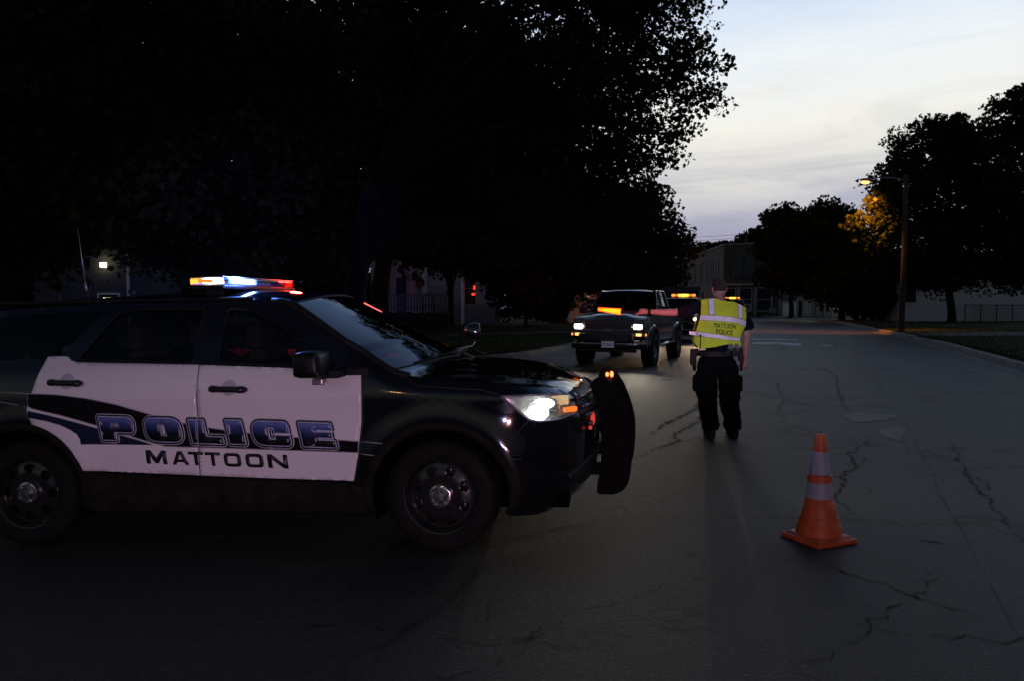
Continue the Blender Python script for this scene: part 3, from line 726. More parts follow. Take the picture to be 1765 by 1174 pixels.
# each letter of the town's name is placed by itself: the word is wide and letterspaced
xs0 = [255,305,342,374,408,446,482+1]; xs1 = [289,336,366,402,438,474,495]
G_ = {'M': [[(0,0),(.24,0),(.5,.55),(.76,0),(1,0),(1,1),(.80,1),(.80,.42),(.58,.95),(.42,.95),(.20,.42),(.20,1),(0,1)]],
 'A': [[(.36,0),(.64,0),(1,1),(.78,1),(.70,.80),(.30,.80),(.22,1),(0,1)], [(.5,.22),(.38,.60),(.62,.60)]],
 'T': [[(0,0),(1,0),(1,.22),(.62,.22),(.62,1),(.38,1),(.38,.22),(0,.22)]],
 'N': [[(0,0),(.24,0),(.78,.66),(.78,0),(1,0),(1,1),(.76,1),(.22,.34),(.22,1),(0,1)]],
 'O': [[(0,0,.3),(1,0,.3),(1,1,.3),(0,1,.3)], [(.22,.23,.15),(.78,.23,.15),(.78,.77,.15),(.22,.77,.15)]]}
word = [('M',254,290),('A',299,328),('T',328,354),('T',357,383),('O',389,418),('O',426,456),('N',463,497)]
for ch, a, b_ in word:
    xa = -1.974+(a-255)*.00402; xb = -1.974+(b_-255)*.00402
    lp = []
    for g in G_[ch]:
        if ch == 'O': g = rpoly([(x, y, r_) for x, y, r_ in g], 5)
        lp.append([(xa+(xb-xa)*(x+.0*y)+.10*.088*y, .668-.030*(xa+1.974)/.96-.0285*x*(xb-xa)-y*.090) for x, y in g])
    patch('letter', lp, TXT, rdoor if xb < -1.6 else fdoor, off=DZ+.0022, st=.03, thick=.0004, grid=False)
# ---- wheels: black steel discs, bright hub caps
def wheel_meshes():
    ty = MB(); tr = .363
    ty.lathe([(.236,-.105),(.262,-.118),(.31,-.122),(.338,-.112),(.352,-.096),(.360,-.07),(.363,-.03),(.363,.03),(.360,.07),(.352,.096),(.338,.112),(.31,.118),(.262,.112),(.236,.10)], 64, axis='y')
    for k in range(64):      # tread blocks at the shoulder
        a = 2*math.pi*k/64; M = Matrix.Rotation(-a, 4, 'Y') @ Matrix.Translation((.3605, 0, 0)); 
        ty.box((-.002,-.08,0),(.006,.045,.024), M=M); ty.box((-.002,.08,0),(.006,.045,.024), M=M)
    rm = MB()
    rm.lathe([(.236,-.105),(.243,-.112),(.243,-.118),(.235,-.116),(.228,-.105),(.222,-.08),(.214,-.05),(.205,.06),(.236,.10)], 56, axis='y')
    # disc with ten oval openings
    outer = [(.214*math.cos(a), .214*math.sin(a)) for a in np.linspace(0, 2*math.pi, 61)[:-1]]
    holes = []
    for k in range(8):
        a0 = 2*math.pi*(k+.5)/8; ca, sa = math.cos(a0), math.sin(a0); h_ = []
        for t_ in np.linspace(0, 2*math.pi, 15)[:-1]:
            rr = .163+.030*math.cos(t_); tt = .036*math.sin(t_)*(1+.25*math.cos(t_)); h_.append((rr*ca-tt*sa, rr*sa+tt*ca))
        holes.append(h_)
    v, trs = cdt([outer]+holes, .02)
    def dz_(p):
        r_ = math.hypot(p.x, p.y); return -.065-.030*sstep(.21, .13, r_)*0-.022*sstep(0, 1, (.21-r_)/.08)+.0
    V1 = [(p.x, dz_(p), p.y) for p in v]; n = len(V1); V2 = [(x, y+.008, z) for x, y, z in V1]
    rm.add(V1+V2, [tuple(f) for f in trs]+[tuple(i+n for i in f[::-1]) for f in trs])
    for h_ in holes:
        m = len(h_); vs = [(x, -.087, z) for x, z in h_]+[(x, -.060, z) for x, z in h_]; rm.add(vs, [(i, (i+1) % m, m+(i+1) % m, m+i) for i in range(m)])
    rm.lathe([(.20,-.02),(0.001,-.02)], 40, axis='y')
    cp = MB(); cp.lathe([(.078,-.085),(.080,-.100),(.074,-.112),(.058,-.118),(.046,-.116),(.043,-.124),(.036,-.132),(.001,-.134)], 40, axis='y')
    for k in range(5):
        a = 2*math.pi*k/5+.4; M = Matrix.Translation((.060*math.cos(a), -.113, .060*math.sin(a))); cp.lathe([(.0125,0),(.0125,-.014),(.009,-.019),(.001,-.020)], 12, M=M, axis='y')
    return ty, rm, cp
ty, rm, cp = wheel_meshes()
w0 = empty('wheel', (0, -.835, .362), parent=car)
tyo = ty.build('tyre', RUBBER, w0, smooth=False, autosm=40); rmo = rm.build('rim', mat('wheel_black', (.012,.012,.012), .22, coat=.6), w0, autosm=35)
cpo = cp.build('hub_cap', mat('hub_chrome', (.62,.61,.60), .25, 1., rough_var=.12, nscale=30), w0, autosm=40)
w0.rotation_euler = (0, 0, R(-7)); wheels = [w0]
for (x, y, rz) in ((0, .835, 180), (-WB, -.835, 0), (-WB, .835, 180)):
    w = empty('wheel', (x, y, .362), R(rz), car)
    for o in (tyo, rmo, cpo):
        d = o.copy(); COL.objects.link(d); d.parent = w
        if x: d.rotation_euler = (0, R(23), 0)
    wheels.append(w)
# ---- headlamps
patch('headlight_bowl', [grow(HLP, .0)], mat('lamp_bowl', (.25,.25,.26), .3, .9), car, off=-.055, st=.03)
HLs = []
for mir in (False, True):
    hl = patch('headlight', [HLP], glassmat('lamp_lens', (.86,.86,.86), milk=.10), car, off=.002, st=.03, mirror=mir)
    sg = 1 if mir else -1
    ring_ = grow(HLP, -.014)
    rim_ = patch('headlight_rim', [HLP, ring_], mat('lamp_trim', (.22,.20,.26), .25, .4), hl, off=.0035, st=.04, grid=False, thick=.003, mirror=mir)
    def onhl(u, z, d): p = surf(u, z, d); return Vector((p.x, p.y*(-sg) if sg > 0 else p.y, p.z))
    # reflector chambers
    mb = MB()
    for (u, z, w_, h_) in ((.60,.905,.10,.11), (.745,.915,.14,.125), (.90,.935,.09,.10)):
        p = onhl(u, z, -.05); mb = MB(); mb.lathe([(.02,.02),(h_*.5,0),(h_*.55,-.02)], 20, M=Matrix.Translation(p) @ Matrix.Rotation(R(100), 4, 'X')); mb.build('reflector', CHROME, hl, smooth=True)
    HLs.append((hl, onhl, sg))
def ellipsoid(mb, c_, r_, n=16, mi=0, rot=None):
    vs = []; fs = []; c_ = Vector(c_)
    for i in range(n//2+1):
        a = math.pi*i/(n//2)
        for k in range(n):
            b_ = 2*math.pi*k/n; p = Vector((r_[0]*math.sin(a)*math.cos(b_), r_[1]*math.sin(a)*math.sin(b_), r_[2]*math.cos(a)))
            if rot is not None: p = rot @ p
            vs.append(c_+p)
    for i in range(n//2):
        for k in range(n): fs.append((i*n+k, i*n+(k+1) % n, (i+1)*n+(k+1) % n, (i+1)*n+k))
    return mb.add(vs, fs, mi)
for hl, onhl, sg in HLs:
    mb = MB(); ellipsoid(mb, onhl(.630,.892,-.012), (.070,.030,.048)); mb.build('bulb', softglow('bulb_white', (.93,1.,.90), 60.), hl, smooth=True)
    mb = MB(); ellipsoid(mb, onhl(.690,.945,-.014), (.070,.024,.034)); mb.build('bulb', softglow('bulb_white2', (.96,1.,.90), 14.), hl, smooth=True)
    mb = MB(); p = onhl(.83,.952,-.018); mb.box((0,0,0), (.13,.03,.062), bev=.012, M=Matrix.Translation(p) @ Matrix.Rotation(R(34)*(-sg), 4, 'Z')); mb.build('bulb', glow('bulb_warm', (1.,.66,.34), .62), hl, smooth=True)
    mb = MB(); p = onhl(.895,.888,-.006); mb.box((0,0,0), (.105,.03,.034), bev=.010, M=Matrix.Translation(p) @ Matrix.Rotation(R(42)*(-sg), 4, 'Z')); mb.build('turn_signal', glow('bulb_amber', (1.,.20,.02), 1.1), hl, smooth=True)
# ---- grille and lower intake
GRP = [(.985,.99),(.965,.875),(1.02,.80),(1.10,.74),(UF,.72),(UF,1.0),(1.2,1.0)]
gr_ = patch('grille', [GRP], mat('grille_dark', (.004,.004,.004), .6), car, off=.004, thick=.003, st=.04, mirror='both')
for k, z in enumerate((.955,.895,.835,.775)):
    pts = [surf(u, z+.0, .022) for u in np.linspace(.985+.03*k*.9, UF, 12)]
    pts = pts+[Vector((p.x, -p.y, p.z)) for p in pts[::-1][1:]]; MB().tube(pts, .016, 8).build('grille_bar', mat('grille_bar', (.16,.17,.17), .28, .8), gr_, smooth=True)
patch('lower_intake', [[(.85,.47),(.90,.40),(1.1,.36),(UF,.355),(UF,.56),(1.1,.55)]], mat('grille_dark'), car, off=.004, thick=.003, st=.05, mirror='both')
for sgn in (1, -1):
    pts = [surf(u, z, .004) for u, z in ((.50,.56),(.62,.505),(.80,.49),(.92,.50))]; pts = [Vector((p.x, p.y*sgn, p.z)) for p in pts]; MB().tube(pts, .004, 6).build('bumper_crease', PLBLK, car, smooth=True)
# red-and-white marker lamp beside the grille
mb = MB(); ellipsoid(mb, surf(1.12,.80,.03), (.016,.022,.045)); ellipsoid(mb, surf(1.07,.745,.025), (.013,.015,.013)); mb.build('marker_lamp', glow('lamp_red_dim', (1.,.07,.05), .6), car, smooth=True)
# ---- push bumper: two curved upright plates with a rolled edge, cross tubes and a light pod
PBP = [(1020,668),(1022,661),(1030,653),(1044,655),(1055,664),(1066,683),(1075,705),(1082,725),(1087,752),(1087.5,783),(1084.5,814),(1080,834),(1072,845),(1057,851),(1031,850),(1032.5,831),(1038,809),(1039,778),(1038,743),(1032.5,710),(1026,683)]
pbr = empty('push_bumper', (1.0, 0, .3), parent=car)
def place(o): o.location = -Vector(pbr.location); return o
prof = rpoly([(x, z, .015) for x, z in [car_px(px, py, -.33) for px, py in PBP]], 3)
RB = mat('push_bar_black', (.003,.003,.003), .75, spec=.10, bump=.15, bscale=200)
for yy in (-.33, .42):
    mb = MB(); ex = .045*(yy > 0); mb.prism([(x+ex, z) for x, z in prof], yy-.008, yy+.008); mb.tube([Vector((x+ex, yy, z)) for x, z in prof]+[Vector((prof[0][0]+ex, yy, prof[0][1]))], .011, 8)
    place(mb.build('upright', RB, pbr, autosm=35))
cxs = [(car_px(1040, 700, -.33)), (car_px(1052, 770, -.33)), (car_px(1050, 830, -.33))]
for (x, z) in cxs:
    place(MB().tube([(x, -.33, z), (x+.045, .42, z)], .024, 12).build('cross_tube', RB, pbr, smooth=True))
mb = MB(); x, z = car_px(1046, 664, -.33)
mb.box((x+.01, .045, z-.05), (.05, .72, .06), bev=.012); place(mb.build('light_pod', RB, pbr))
mb = MB(); ellipsoid(mb, (x+.035, .385, z+.008), (.014,.024,.024)); ellipsoid(mb, (x+.000, .385, z+.006), (.013,.020,.018)); place(mb.build('lamp', glow('lamp_red_orange', (1.,.12,.03), 6.), pbr, smooth=True))
mb = MB()
for yy in (-.33, .42):
    mb = MB(); mb.box((.95, yy, .42), (.30, .05, .08)); mb.box((.95, yy, .50), (.05, .05, .12)); mb.box((.94, yy, .58), (.20, .04, .05)); place(mb.build('bracket', RB, pbr))
# ---- door mirrors
for sg, par in ((-1, fdoor), (1, fdoor2)):
    mr_ = empty('mirror', (-.665, sg*.93, 1.175), parent=par)
    mb = MB(); mb.box((-.09, sg*.20, .060), (.19, .25, .165), bev=.045, taper=(.85,.94)); mb.build('mirror_housing', mat('mirror_black', (.004,.004,.004), .4, spec=.25), mr_, autosm=60)
    mb = MB(); mb.box((.0, sg*.06, -.012), (.13, .20, .05), bev=.018); mb.box((.11, sg*.005, -.012), (.20, .03, .055), bev=.012); mb.build('mirror_arm', PLBLK, mr_, autosm=50)
    mb = MB(); mb.box((-.168, sg*.21, .062), (.008, .20, .12)); mb.build('mirror_glass', mat('mirror_silver', (.7,.7,.7), .03, 1.), mr_)
    mb = MB(); mb.box((-.06, sg*.19, -.052), (.070, .05, .040), bev=.008); mb.build('puddle_lamp', mat('lamp_housing_grey', (.30,.29,.26), .3, .6), mr_)
# ---- wipers
for pts in ([(663,633),(690,629),(715,624),(745,620)], ):
    P = []
    for px, py in pts:
        x, z = car_px(px, py, -.60+.28*(px-663)/82.); P.append(Vector((x+.02, -.60+.28*(px-663)/82., z)))
    a0 = P[0]
wp = [Vector((-.235,-.66,1.175)), Vector((-.12,-.40,1.205)), Vector((-.065,-.14,1.217)), Vector((-.03,.06,1.217))]
MB().tube([p+Vector((.006,0,.022)) for p in wp], .008, 6).tube([wp[1]+Vector((.01,0,.028)), Vector((-.02,-.10,1.235)), Vector((.05,.12,1.175))], .010, 6).build('wiper', PLBLK, car, smooth=True)
wp = [Vector((-.02,.02,1.23)), Vector((-.05,.32,1.222)), Vector((-.16,.62,1.19))]
MB().tube(wp, .008, 6).tube([Vector((-.03,.36,1.24)), Vector((.07,.50,1.17))], .010, 6).build('wiper', PLBLK, car, smooth=True)
# ---- spotlight on the far pillar
sp_ = empty('spotlight', (-.20, .93, 1.22), parent=car)
mb = MB(); mb.lathe([(.001,-.10),(.05,-.095),(.078,-.05),(.086,0),(.088,.03),(.080,.036)], 24, axis='x'); o = mb.build('spotlight_housing', mat('spot_chrome', (.12,.12,.13), .12, .9), sp_, smooth=True); o.location = (.10,.10,.13); o.rotation_euler = (0,0,R(20))
mb = MB(); mb.lathe([(.080,.030),(.05,.042),(.001,.046)], 24, axis='x'); o = mb.build('spotlight_lens', GLASS_C, sp_, smooth=True); o.location = (.10,.10,.13); o.rotation_euler = (0,0,R(20))
MB().tube([(.10,.10,.05),(.08,.08,-.0),(-.04,0,-.03)], .012, 8).build('spotlight_stem', CHROME, sp_, smooth=True)
# ---- windscreen sticker lamp (red marker high on the far side of the glass), antennas
def wsp(u, k, d=.0):
    a = surf(u, zt(u)); c_ = (cen(u-.05)+2*cen(u)+cen(u+.05))/4; s = abs(k)
    return Vector((a.x+(c_.x-a.x)*(1-s**1.65)+d*.5, -a.y*k, a.z+(c_.z-a.z)*(1-s**1.65)+d*.85))
vq = [wsp(u, k, .006) for u, k in ((-.98,.62),(-.98,.84),(-.86,.87),(-.86,.66))]; vq2 = [p+Vector((.004,0,.006)) for p in vq]
MB().add(vq+vq2, [(3,2,1,0),(4,5,6,7),(0,1,5,4),(1,2,6,5),(2,3,7,6),(3,0,4,7)]).build('visor_lamp', glow('lamp_red_white', (1.,.13,.12), 2.2), car)
AN = mat('antenna_metal', (.32,.28,.24), .35, .7)
x, z = car_px(150, 500, -.05); x2, z2 = car_px(136, 400, -.05)
an = empty('antenna', (x, -.05, 1.70), parent=car)
MB().tube([(0,0,.0),(-.005,0,.06)], [.013,.011], 8).build('antenna_base', PLBLK, an, smooth=True)
MB().tube([(-.005,0,.05),(-.012,0,.13)], .0085, 8).tube([(-.012,0,.13),(-.035,0,.35),(-.055,0,.56)], [.004,.003,.0015], 6).build('antenna_whip', AN, an, smooth=True)
x, z = car_px(100, 498, .2); MB().lathe([(.02,0),(.018,.03),(.008,.05),(.001,.052)], 12).build('antenna_puck', PLBLK, car, smooth=True).location = (x, .2, 1.70)
x, z = car_px(227, 497, -.1); MB().lathe([(.028,0),(.026,.028),(.001,.034)], 16).build('antenna_puck', PLBLK, car, smooth=True).location = (x, -.1, 1.73)
# roof rails
for sg in (-1, 1):
    pts = [Vector((x, sg*.655, 1.665+.0*abs(x+2))) for x in np.linspace(-3.3, -1.35, 12)]
    MB().tube(pts, .012, 8).build('roof_rail', PLBLK, car, smooth=True)
# ---- roof light bar
LBX = -1.70
lb = empty('light_bar', (LBX, 0, 1.738), parent=car)
mb = MB(); mb.box((0,0,.012),(.26,1.28,.030), bev=.010); mb.box((0,-.5,-.02),(.10,.05,.05)); mb.box((0,.5,-.02),(.10,.05,.05)); mb.build('light_bar_base', PLBLK, lb)
mb = MB(); mb.box((0,0,.081),(.24,1.25,.010), bev=.004); mb.build('light_bar_lid', mat('bar_lid', (.05,.05,.055), .4), lb)
def module(y0, y1, m, name='light_or_halo', face='near', dx=0):
    mb = MB()
    mb.box((0, (y0+y1)/2, .053), (.235, y1-y0-.004, .044), bev=.008); return mb.build(name, m, lb)
CLR = glassmat('bar_lens_clear', (.75,.75,.85), milk=.04); RL = glassmat('bar_lens_red', (.55,.04,.05), milk=.08); AL = glassmat('bar_lens_amber', (.9,.35,.06), milk=.15)
module(-.63,-.595, CLR, 'lens'); module(-.592,-.18, CLR, 'lens'); module(-.18,.16, CLR, 'lens'); module(.16,.44, CLR, 'lens'); module(.44,.63, RL, 'lens')
def led(c_, d, m, name='light_or_halo'):
    mb = MB(); mb.box(c_, d, bev=.004); return mb.build(name, m, lb)
led((-.085,-.605,.055), (.055,.030,.030), glow('led_amber', (1.,.33,.02), 3.5))
led((-.0,-.628,.055), (.11,.010,.028), glow('led_amber_halo', (1.,.30,.04), 1.0))  # amber halo round the white LED, put in as a glowing strip
led((.030,-.618,.055), (.11,.026,.034), glow('led_white', (1.,.90,.72), 26.))
led((.103,-.27,.056), (.014,.34,.030), glow('led_blue', (.40,.66,1.), 22.))
led((.095,-.26,.056), (.012,.44,.040), glow('led_blue_halo', (.06,.22,1.), 5.))  # blue halo in the lens, put in as a larger glowing box
led((.03,-.27,.074), (.12,.40,.004), glow('led_blue_halo2', (.08,.22,1.), 1.2))  # more of the blue halo: a thin glowing sheet under the lid
led((.09,.585,.055), (.045,.045,.036), glow('led_red', (1.,.07,.02), 7.))
led((.10,.46,.055), (.02,.10,.020), glow('led_red_dim', (1.,.02,.06), .35))

# panel gaps that catch the light: bonnet edge, bumper seam
def seamline(pts, name='panel_gap', w=.0028):
    MB().tube([surf(*p, .0015) for p in pts], w, 5).build(name, mat('gap_dark', (.03,.032,.034), .5), car, smooth=True)
seamline([car_px(702,656,-.96), car_px(707,661,-.96), car_px(716,666,-.96), car_px(760,669,-.96), car_px(830,673.5,-.96), car_px(862,680,-.96)])
seamline([(.55,.842),(.50,.79),(.455,.70)]); seamline([(-.495,1.15),(-.487,1.0),(-.492,.84),(-.52,.62),(-.55,.47)])
# ------------------------------------------------------------ pickups (x forward, y left, z up; origin on the ground under the front axle)
TK = mat('truck_paint', (.012,.013,.014), .22, coat=.9, rough_var=.05, nscale=3)
TGL = glassmat('truck_glass', (.10,.10,.10), ior=1.6)
def big_tyre(r, w, rr):
    ty = MB(); ty.lathe([(rr,-w*.42),(rr+.03,-w*.5),(r-.05,-w*.5),(r-.012,-w*.42),(r,-w*.3),(r,w*.3),(r-.012,w*.42),(r-.05,w*.5),(rr+.03,w*.5),(rr,w*.42)], 40, axis='y')
    for k in range(26):
        M = Matrix.Rotation(2*math.pi*k/26, 4, 'Y') @ Matrix.Translation((r-.002, 0, 0))
        for yy, sh in ((-.36,0),(.0,.03),(.36,0)): ty.box((0, yy*w, sh), (.02, w*.24, .055), M=M)
    rm = MB(); rm.lathe([(rr,-w*.42),(rr-.01,-w*.44),(rr-.03,-w*.36),(rr-.05,-w*.2),(.10,-w*.28),(.06,-w*.36),(.001,-w*.37)], 30, axis='y')
    return ty, rm
def make_pickup(label, paint, lit=True, bar=False):
    t = empty('pickup_truck'); tag(t, label, 'pickup truck')
    wb, hw = 3.15, .92; zo = .20       # lifted body
    # side outlines in (x, z)
    low = [(-4.15,.62+zo),(-3.62,.50+zo)]+arcp(-wb,.42,.53,165,15,12)+[(-2.5,.42+zo),(-.62,.42+zo)]+arcp(0,.42,.53,165,20,12)+[(.62,.50+zo),(.86,.52+zo),(.90,.98+zo),(.84,1.02+zo),(-.55,1.13+zo),(-.62,1.13+zo),(-2.15,1.12+zo),(-4.15,1.12+zo)]
    mb = MB()
    def side_y(z): return hw-.03*max(0, (z-1.0))-.05*max(0, .75-z)
    v, tr = cdt([low], .12)
    for sg in (1, -1):
        vs = [(p.x, sg*side_y(p.y)*(1-.05*sstep(.3, .9, p.x)), p.y) for p in v]; mb.add(vs, [tuple(f) if sg < 0 else tuple(f[::-1]) for f in tr])
    # fender flares
    for cx in (0, -wb):
        for sg in (1, -1):
            ring = arcp(cx, .42, .53, 10, 170, 14); n = len(ring); o_ = arcp(cx, .42, .60, 10, 170, 14)
            vs = [(x, sg*(hw+.045), z) for x, z in ring]+[(x, sg*(hw+.04), z) for x, z in o_]+[(x, sg*(hw-.05), z) for x, z in arcp(cx, .42, .66, 10, 170, 14)]+[(x, sg*(hw-.2), z) for x, z in ring]
            mb.add(vs, [(i, i+1, n+i+1, n+i) for i in range(n-1)]+[(n+i, n+i+1, 2*n+i+1, 2*n+i) for i in range(n-1)]+[(3*n+i, 3*n+i+1, i+1, i) for i in range(n-1)])
    # front, back, bed
    mb.add([(.90,-hw*.95,.62+zo),(.90,hw*.95,.62+zo),(.90,hw*.95,.98+zo),(.90,-hw*.95,.98+zo)], [(0,1,2,3)])
    mb.box((-4.12,0,.87+zo),(.06,1.8,.5)); mb.box((-3.15,0,.72+zo),(1.95,1.78,.06)); mb.box((-2.18,0,.87+zo),(.05,1.78,.5))
    bd = mb.build('body', paint, t, autosm=40)
    # bonnet with a raised middle
    V = []; Fc = []
    for i in range(13):
        s = i/12; x = .88-1.48*s
        for j in range(-8, 9):
            k = j/8; z = 1.00+zo+.13*min(1, s*1.25)**.8+.035*(1-k*k)+.03*(1-sstep(.45,.62,abs(k)))*sstep(.0,.25,s)-.05*max(0, 1-s*7); V.append((x+.05*(1-k*k)*(s < .05), k*(hw-.035), z))
    for i in range(12):
        for j in range(16): Fc.append((i*17+j, i*17+j+1, (i+1)*17+j+1, (i+1)*17+j))
    mesh('hood', V, Fc, paint, t, smooth=True)
    # cab: lofted greenhouse, windscreen and glass set in
    zt_, zb_ = 1.70+zo, 1.11+zo
    A = [(-.50,hw-.05,zb_),(-1.02,hw-.20,zt_-.02),(-2.00,hw-.20,zt_-.02),(-2.16,hw-.05,zb_)]
    cb = MB()
    rf = []
    for x, k in ((-.98,0),(-1.05,.7),(-1.2,1),(-1.9,1),(-2.0,.6),(-2.04,0)):
        for j in range(-6, 7): rf.append((x, j/6*(hw-.19-.02*(1-k)), zt_-.03+.055*k*(1-(j/6)**4)))
    Fc = [(i*13+j, i*13+j+1, (i+1)*13+j+1, (i+1)*13+j) for i in range(5) for j in range(12)]
    cb.add(rf, Fc)
    for sg in (1, -1):
        cb.tube([(A[0][0],sg*A[0][1],A[0][2]),(-.76,sg*(hw-.115),(zb_+zt_)/2+.0),(A[1][0],sg*A[1][1],A[1][2])], .035, 8)
        cb.tube([(-1.32,sg*(hw-.05),zb_),(-1.36,sg*(hw-.19),zt_)], .035, 8)
        cb.tube([(A[3][0],sg*A[3][1],A[3][2]),(A[2][0],sg*A[2][1],A[2][2])], .05, 8)
        cb.tube([(A[1][0],sg*A[1][1],A[1][2]),(A[2][0],sg*A[2][1],A[2][2])], .03, 8)
    cb.tube([(A[0][0],A[0][1],zb_+.02),(-.42,0,zb_+.05),(A[0][0],-A[0][1],zb_+.02)], .03, 8)
    cb.build('cab_frame', paint, t, autosm=50)
    V = []
    for i in range(7):
        s = i/6
        for j in range(-6, 7):
            k = j/6; V.append((-.50-.52*s+.07*(1-k*k), k*((hw-.05)+( -.15)*s), zb_+(zt_-.02-zb_)*s))
    mesh('windshield', V, [(i*13+j, i*13+j+1, (i+1)*13+j+1, (i+1)*13+j) for i in range(6) for j in range(12)], TGL, t, smooth=True)
    for sg in (1, -1):
        mesh('side_window', [(-.56,sg*(hw-.055),zb_+.02),(-1.33,sg*(hw-.055),zb_+.02),(-1.36,sg*(hw-.195),zt_-.03),(-1.04,sg*(hw-.195),zt_-.03)], [(0,1,2,3)], TGL, t)
        mesh('side_window', [(-1.33,sg*(hw-.055),zb_+.02),(-2.13,sg*(hw-.055),zb_+.02),(-1.99,sg*(hw-.195),zt_-.03),(-1.36,sg*(hw-.195),zt_-.03)], [(0,1,2,3)], TGL, t)
    mesh('rear_window', [(-2.15,-.80,zb_),(-2.15,.80,zb_),(-2.03,.70,zt_-.03),(-2.03,-.70,zt_-.03)], [(0,1,2,3)], TGL, t)
    ib = MB(); ib.box((-1.3,0,.86+zo),(1.6,1.6,.3)); ib.box((-.62,0,1.10+zo),(.4,1.55,.12), bev=.04); ib.box((-1.45,.4,1.30+zo),(.14,.5,.6), bev=.05); ib.box((-1.45,-.4,1.30+zo),(.14,.5,.6), bev=.05); ib.box((-.4,0,.55+zo),(3.2,1.3,.2)); ib.box((-3.0,0,.50+zo),(2.2,.9,.2))
    ib.build('interior', mat('dash_black'), t)
    MB().lathe([(.07,-.7),(.07,.7)], 12, axis='y').box((0,0,0),(.25,.25,.25), bev=.06).build('rear_axle', mat('underbody_black'), t, smooth=True).location = (-wb, 0, .42)
    # front end
    fr = MB(); fr.box((.905,0,.74+zo),(.03,1.30,.48), bev=.01); g = fr.build('grille', mat('truck_grille', (.006,.006,.006), .5), t)
    for z in (.86,.79,.63,.56): MB().box((.925,0,z+zo),(.02,1.24,.016), bev=.004).build('grille_slat', mat('slat_dark', (.03,.03,.03), .35, .6), g)
    MB().box((.935,0,.715+zo),(.03,1.56,.036), bev=.012).build('grille_bar', mat('bar_bright', (.30,.30,.31), .18, 1.), g, smooth=False)
    MB().prism([(.0,.0),(.10,.0),(.10,.035),(.03,.035),(-.03,.035),(-.10,.035),(-.10,.0)], 0, .012, M=Matrix.Translation((.955,0,.705+zo)) @ Matrix.Rotation(R(-90),4,'Z')).build('badge', mat('badge_gold', (.30,.18,.05), .35, .8), g)
    bp_ = MB()
    V = []; prof_ = [(.90,.40),(.98,.39),(1.02,.44),(1.02,.58),(.99,.615),(.90,.62)]
    for j in range(-10, 11):
        k = j/10; sw_ = -.16*abs(k)**5
        for x, z in prof_: V.append((x+sw_, k*(hw+.02), z+zo-.145))
    m = len(prof_); bp_.add(V, [(i*m+j, (i+1)*m+j, (i+1)*m+j+1, i*m+j+1) for i in range(20) for j in range(m-1)]+[tuple(range(m)), tuple(20*m+j for j in range(m))[::-1]])
    bm_ = bp_.build('bumper', mat('bumper_chrome', (.22,.22,.23), .16, 1., rough_var=.08, nscale=6), t, autosm=50)
    MB().box((.90,0,.22+zo),(.14,1.4,.10), bev=.03).build('air_dam', PLBLK, t)
    for sg in (1, -1):
        mb = MB(); mb.box((.925,sg*.73,.81+zo),(.03,.26,.13), bev=.01); hl_ = mb.build('headlight', CHROME, t)
        mb = MB(); mb.box((.945,sg*.735,.81+zo),(.012,.195,.115), bev=.03); mb.build('headlight_lens', glow('truck_beam' if lit else 'truck_beam_dim', (1.,.93,.92), 14. if lit else 6.), hl_)
        mb = MB(); mb.box((.945,sg*.60,.81+zo),(.010,.05,.05), bev=.004); mb.build('reflector', glow('truck_beam_side', (1.,.85,.6), .5), hl_)
        mb = MB(); mb.box((.925,sg*.74,.62+zo),(.03,.24,.085), bev=.01); ts = mb.build('turn_signal', mat('amber_lens', (.4,.12,.01), .2), t)
        mb = MB(); mb.box((.943,sg*.755,.62+zo),(.012,.13,.062), bev=.015); mb.build('turn_signal_lamp', glow('truck_amber', (1.,.50,.14), 2.0), ts)
        mb = MB(); mb.box((.88,sg*.915,.62+zo),(.08,.03,.06), bev=.010); mb.build('side_marker', glow('truck_amber2', (1.,.42,.10), 1.1), ts)
        mb = MB(); mb.box((-.63,sg*(hw+.17),1.20+zo),(.10,.22,.19), bev=.03); mb.tube([(-.66,sg*(hw+.08),1.16+zo),(-.68,sg*(hw-.04),1.13+zo)], .02, 6); mb.build('mirror', PLBLK, t, autosm=50)
        mb = MB(); mb.tube([(.0,0,0),(-1.9,0,0)], .04, 10); o = mb.build('step_bar', CHROME, t, smooth=True); o.location = (-.62, sg*.95, .50)
        mb = MB(); mb.box((-1.62,sg*(hw-.002),1.0+zo),(.12,.03,.03), bev=.008); mb.build('door_handle', PLBLK, t)
    ty, rm = big_tyre(.435, .30, .215)
    tyo = rmo = None
    for i, (x, y) in enumerate(((0,-.83),(0,.83),(-wb,-.83),(-wb,.83))):
        w = empty('wheel', (x, y, .42), R(180) if y > 0 else 0, t)
        if i == 0: tyo = ty.build('tyre', RUBBER, w, autosm=35); rmo = rm.build('rim', mat('rim_grey', (.10,.10,.10), .4, .8), w, smooth=True)
        else:
            for o in (tyo, rmo): d = o.copy(); COL.objects.link(d); d.parent = w
    if bar:
        lb_ = empty('beacon_bar', (-1.45, 0, zt_+.04), parent=t)
        MB().box((0,0,.015),(.3,1.08,.04), bev=.01).build('beacon_base', PLBLK, lb_)
        for k in range(7):
            y = -.45+k*.15; st_ = (4.,1.6,9.,14.,8.,1.6,4.)[k]
            mb = MB(); mb.box((.03,y,.085),(.2,.13,.10), bev=.02); mb.build('beacon', glow('beacon_%d' % int(st_*10), (1.,.24 if st_ < 8 else .42,.03), st_*.6), lb_)
    return t
def aim_truck(t, px, py, yaw, z=0.):
    p = gr(px, py, z); t.location = p; t.rotation_euler = (0, 0, yaw)
pk = make_pickup('dark lifted pickup truck with headlights on, stopped in front of the officer', TK)
YW = R(-90-22)
pk.location = (2.66, 20.05, 0); pk.rotation_euler = (0, 0, YW)
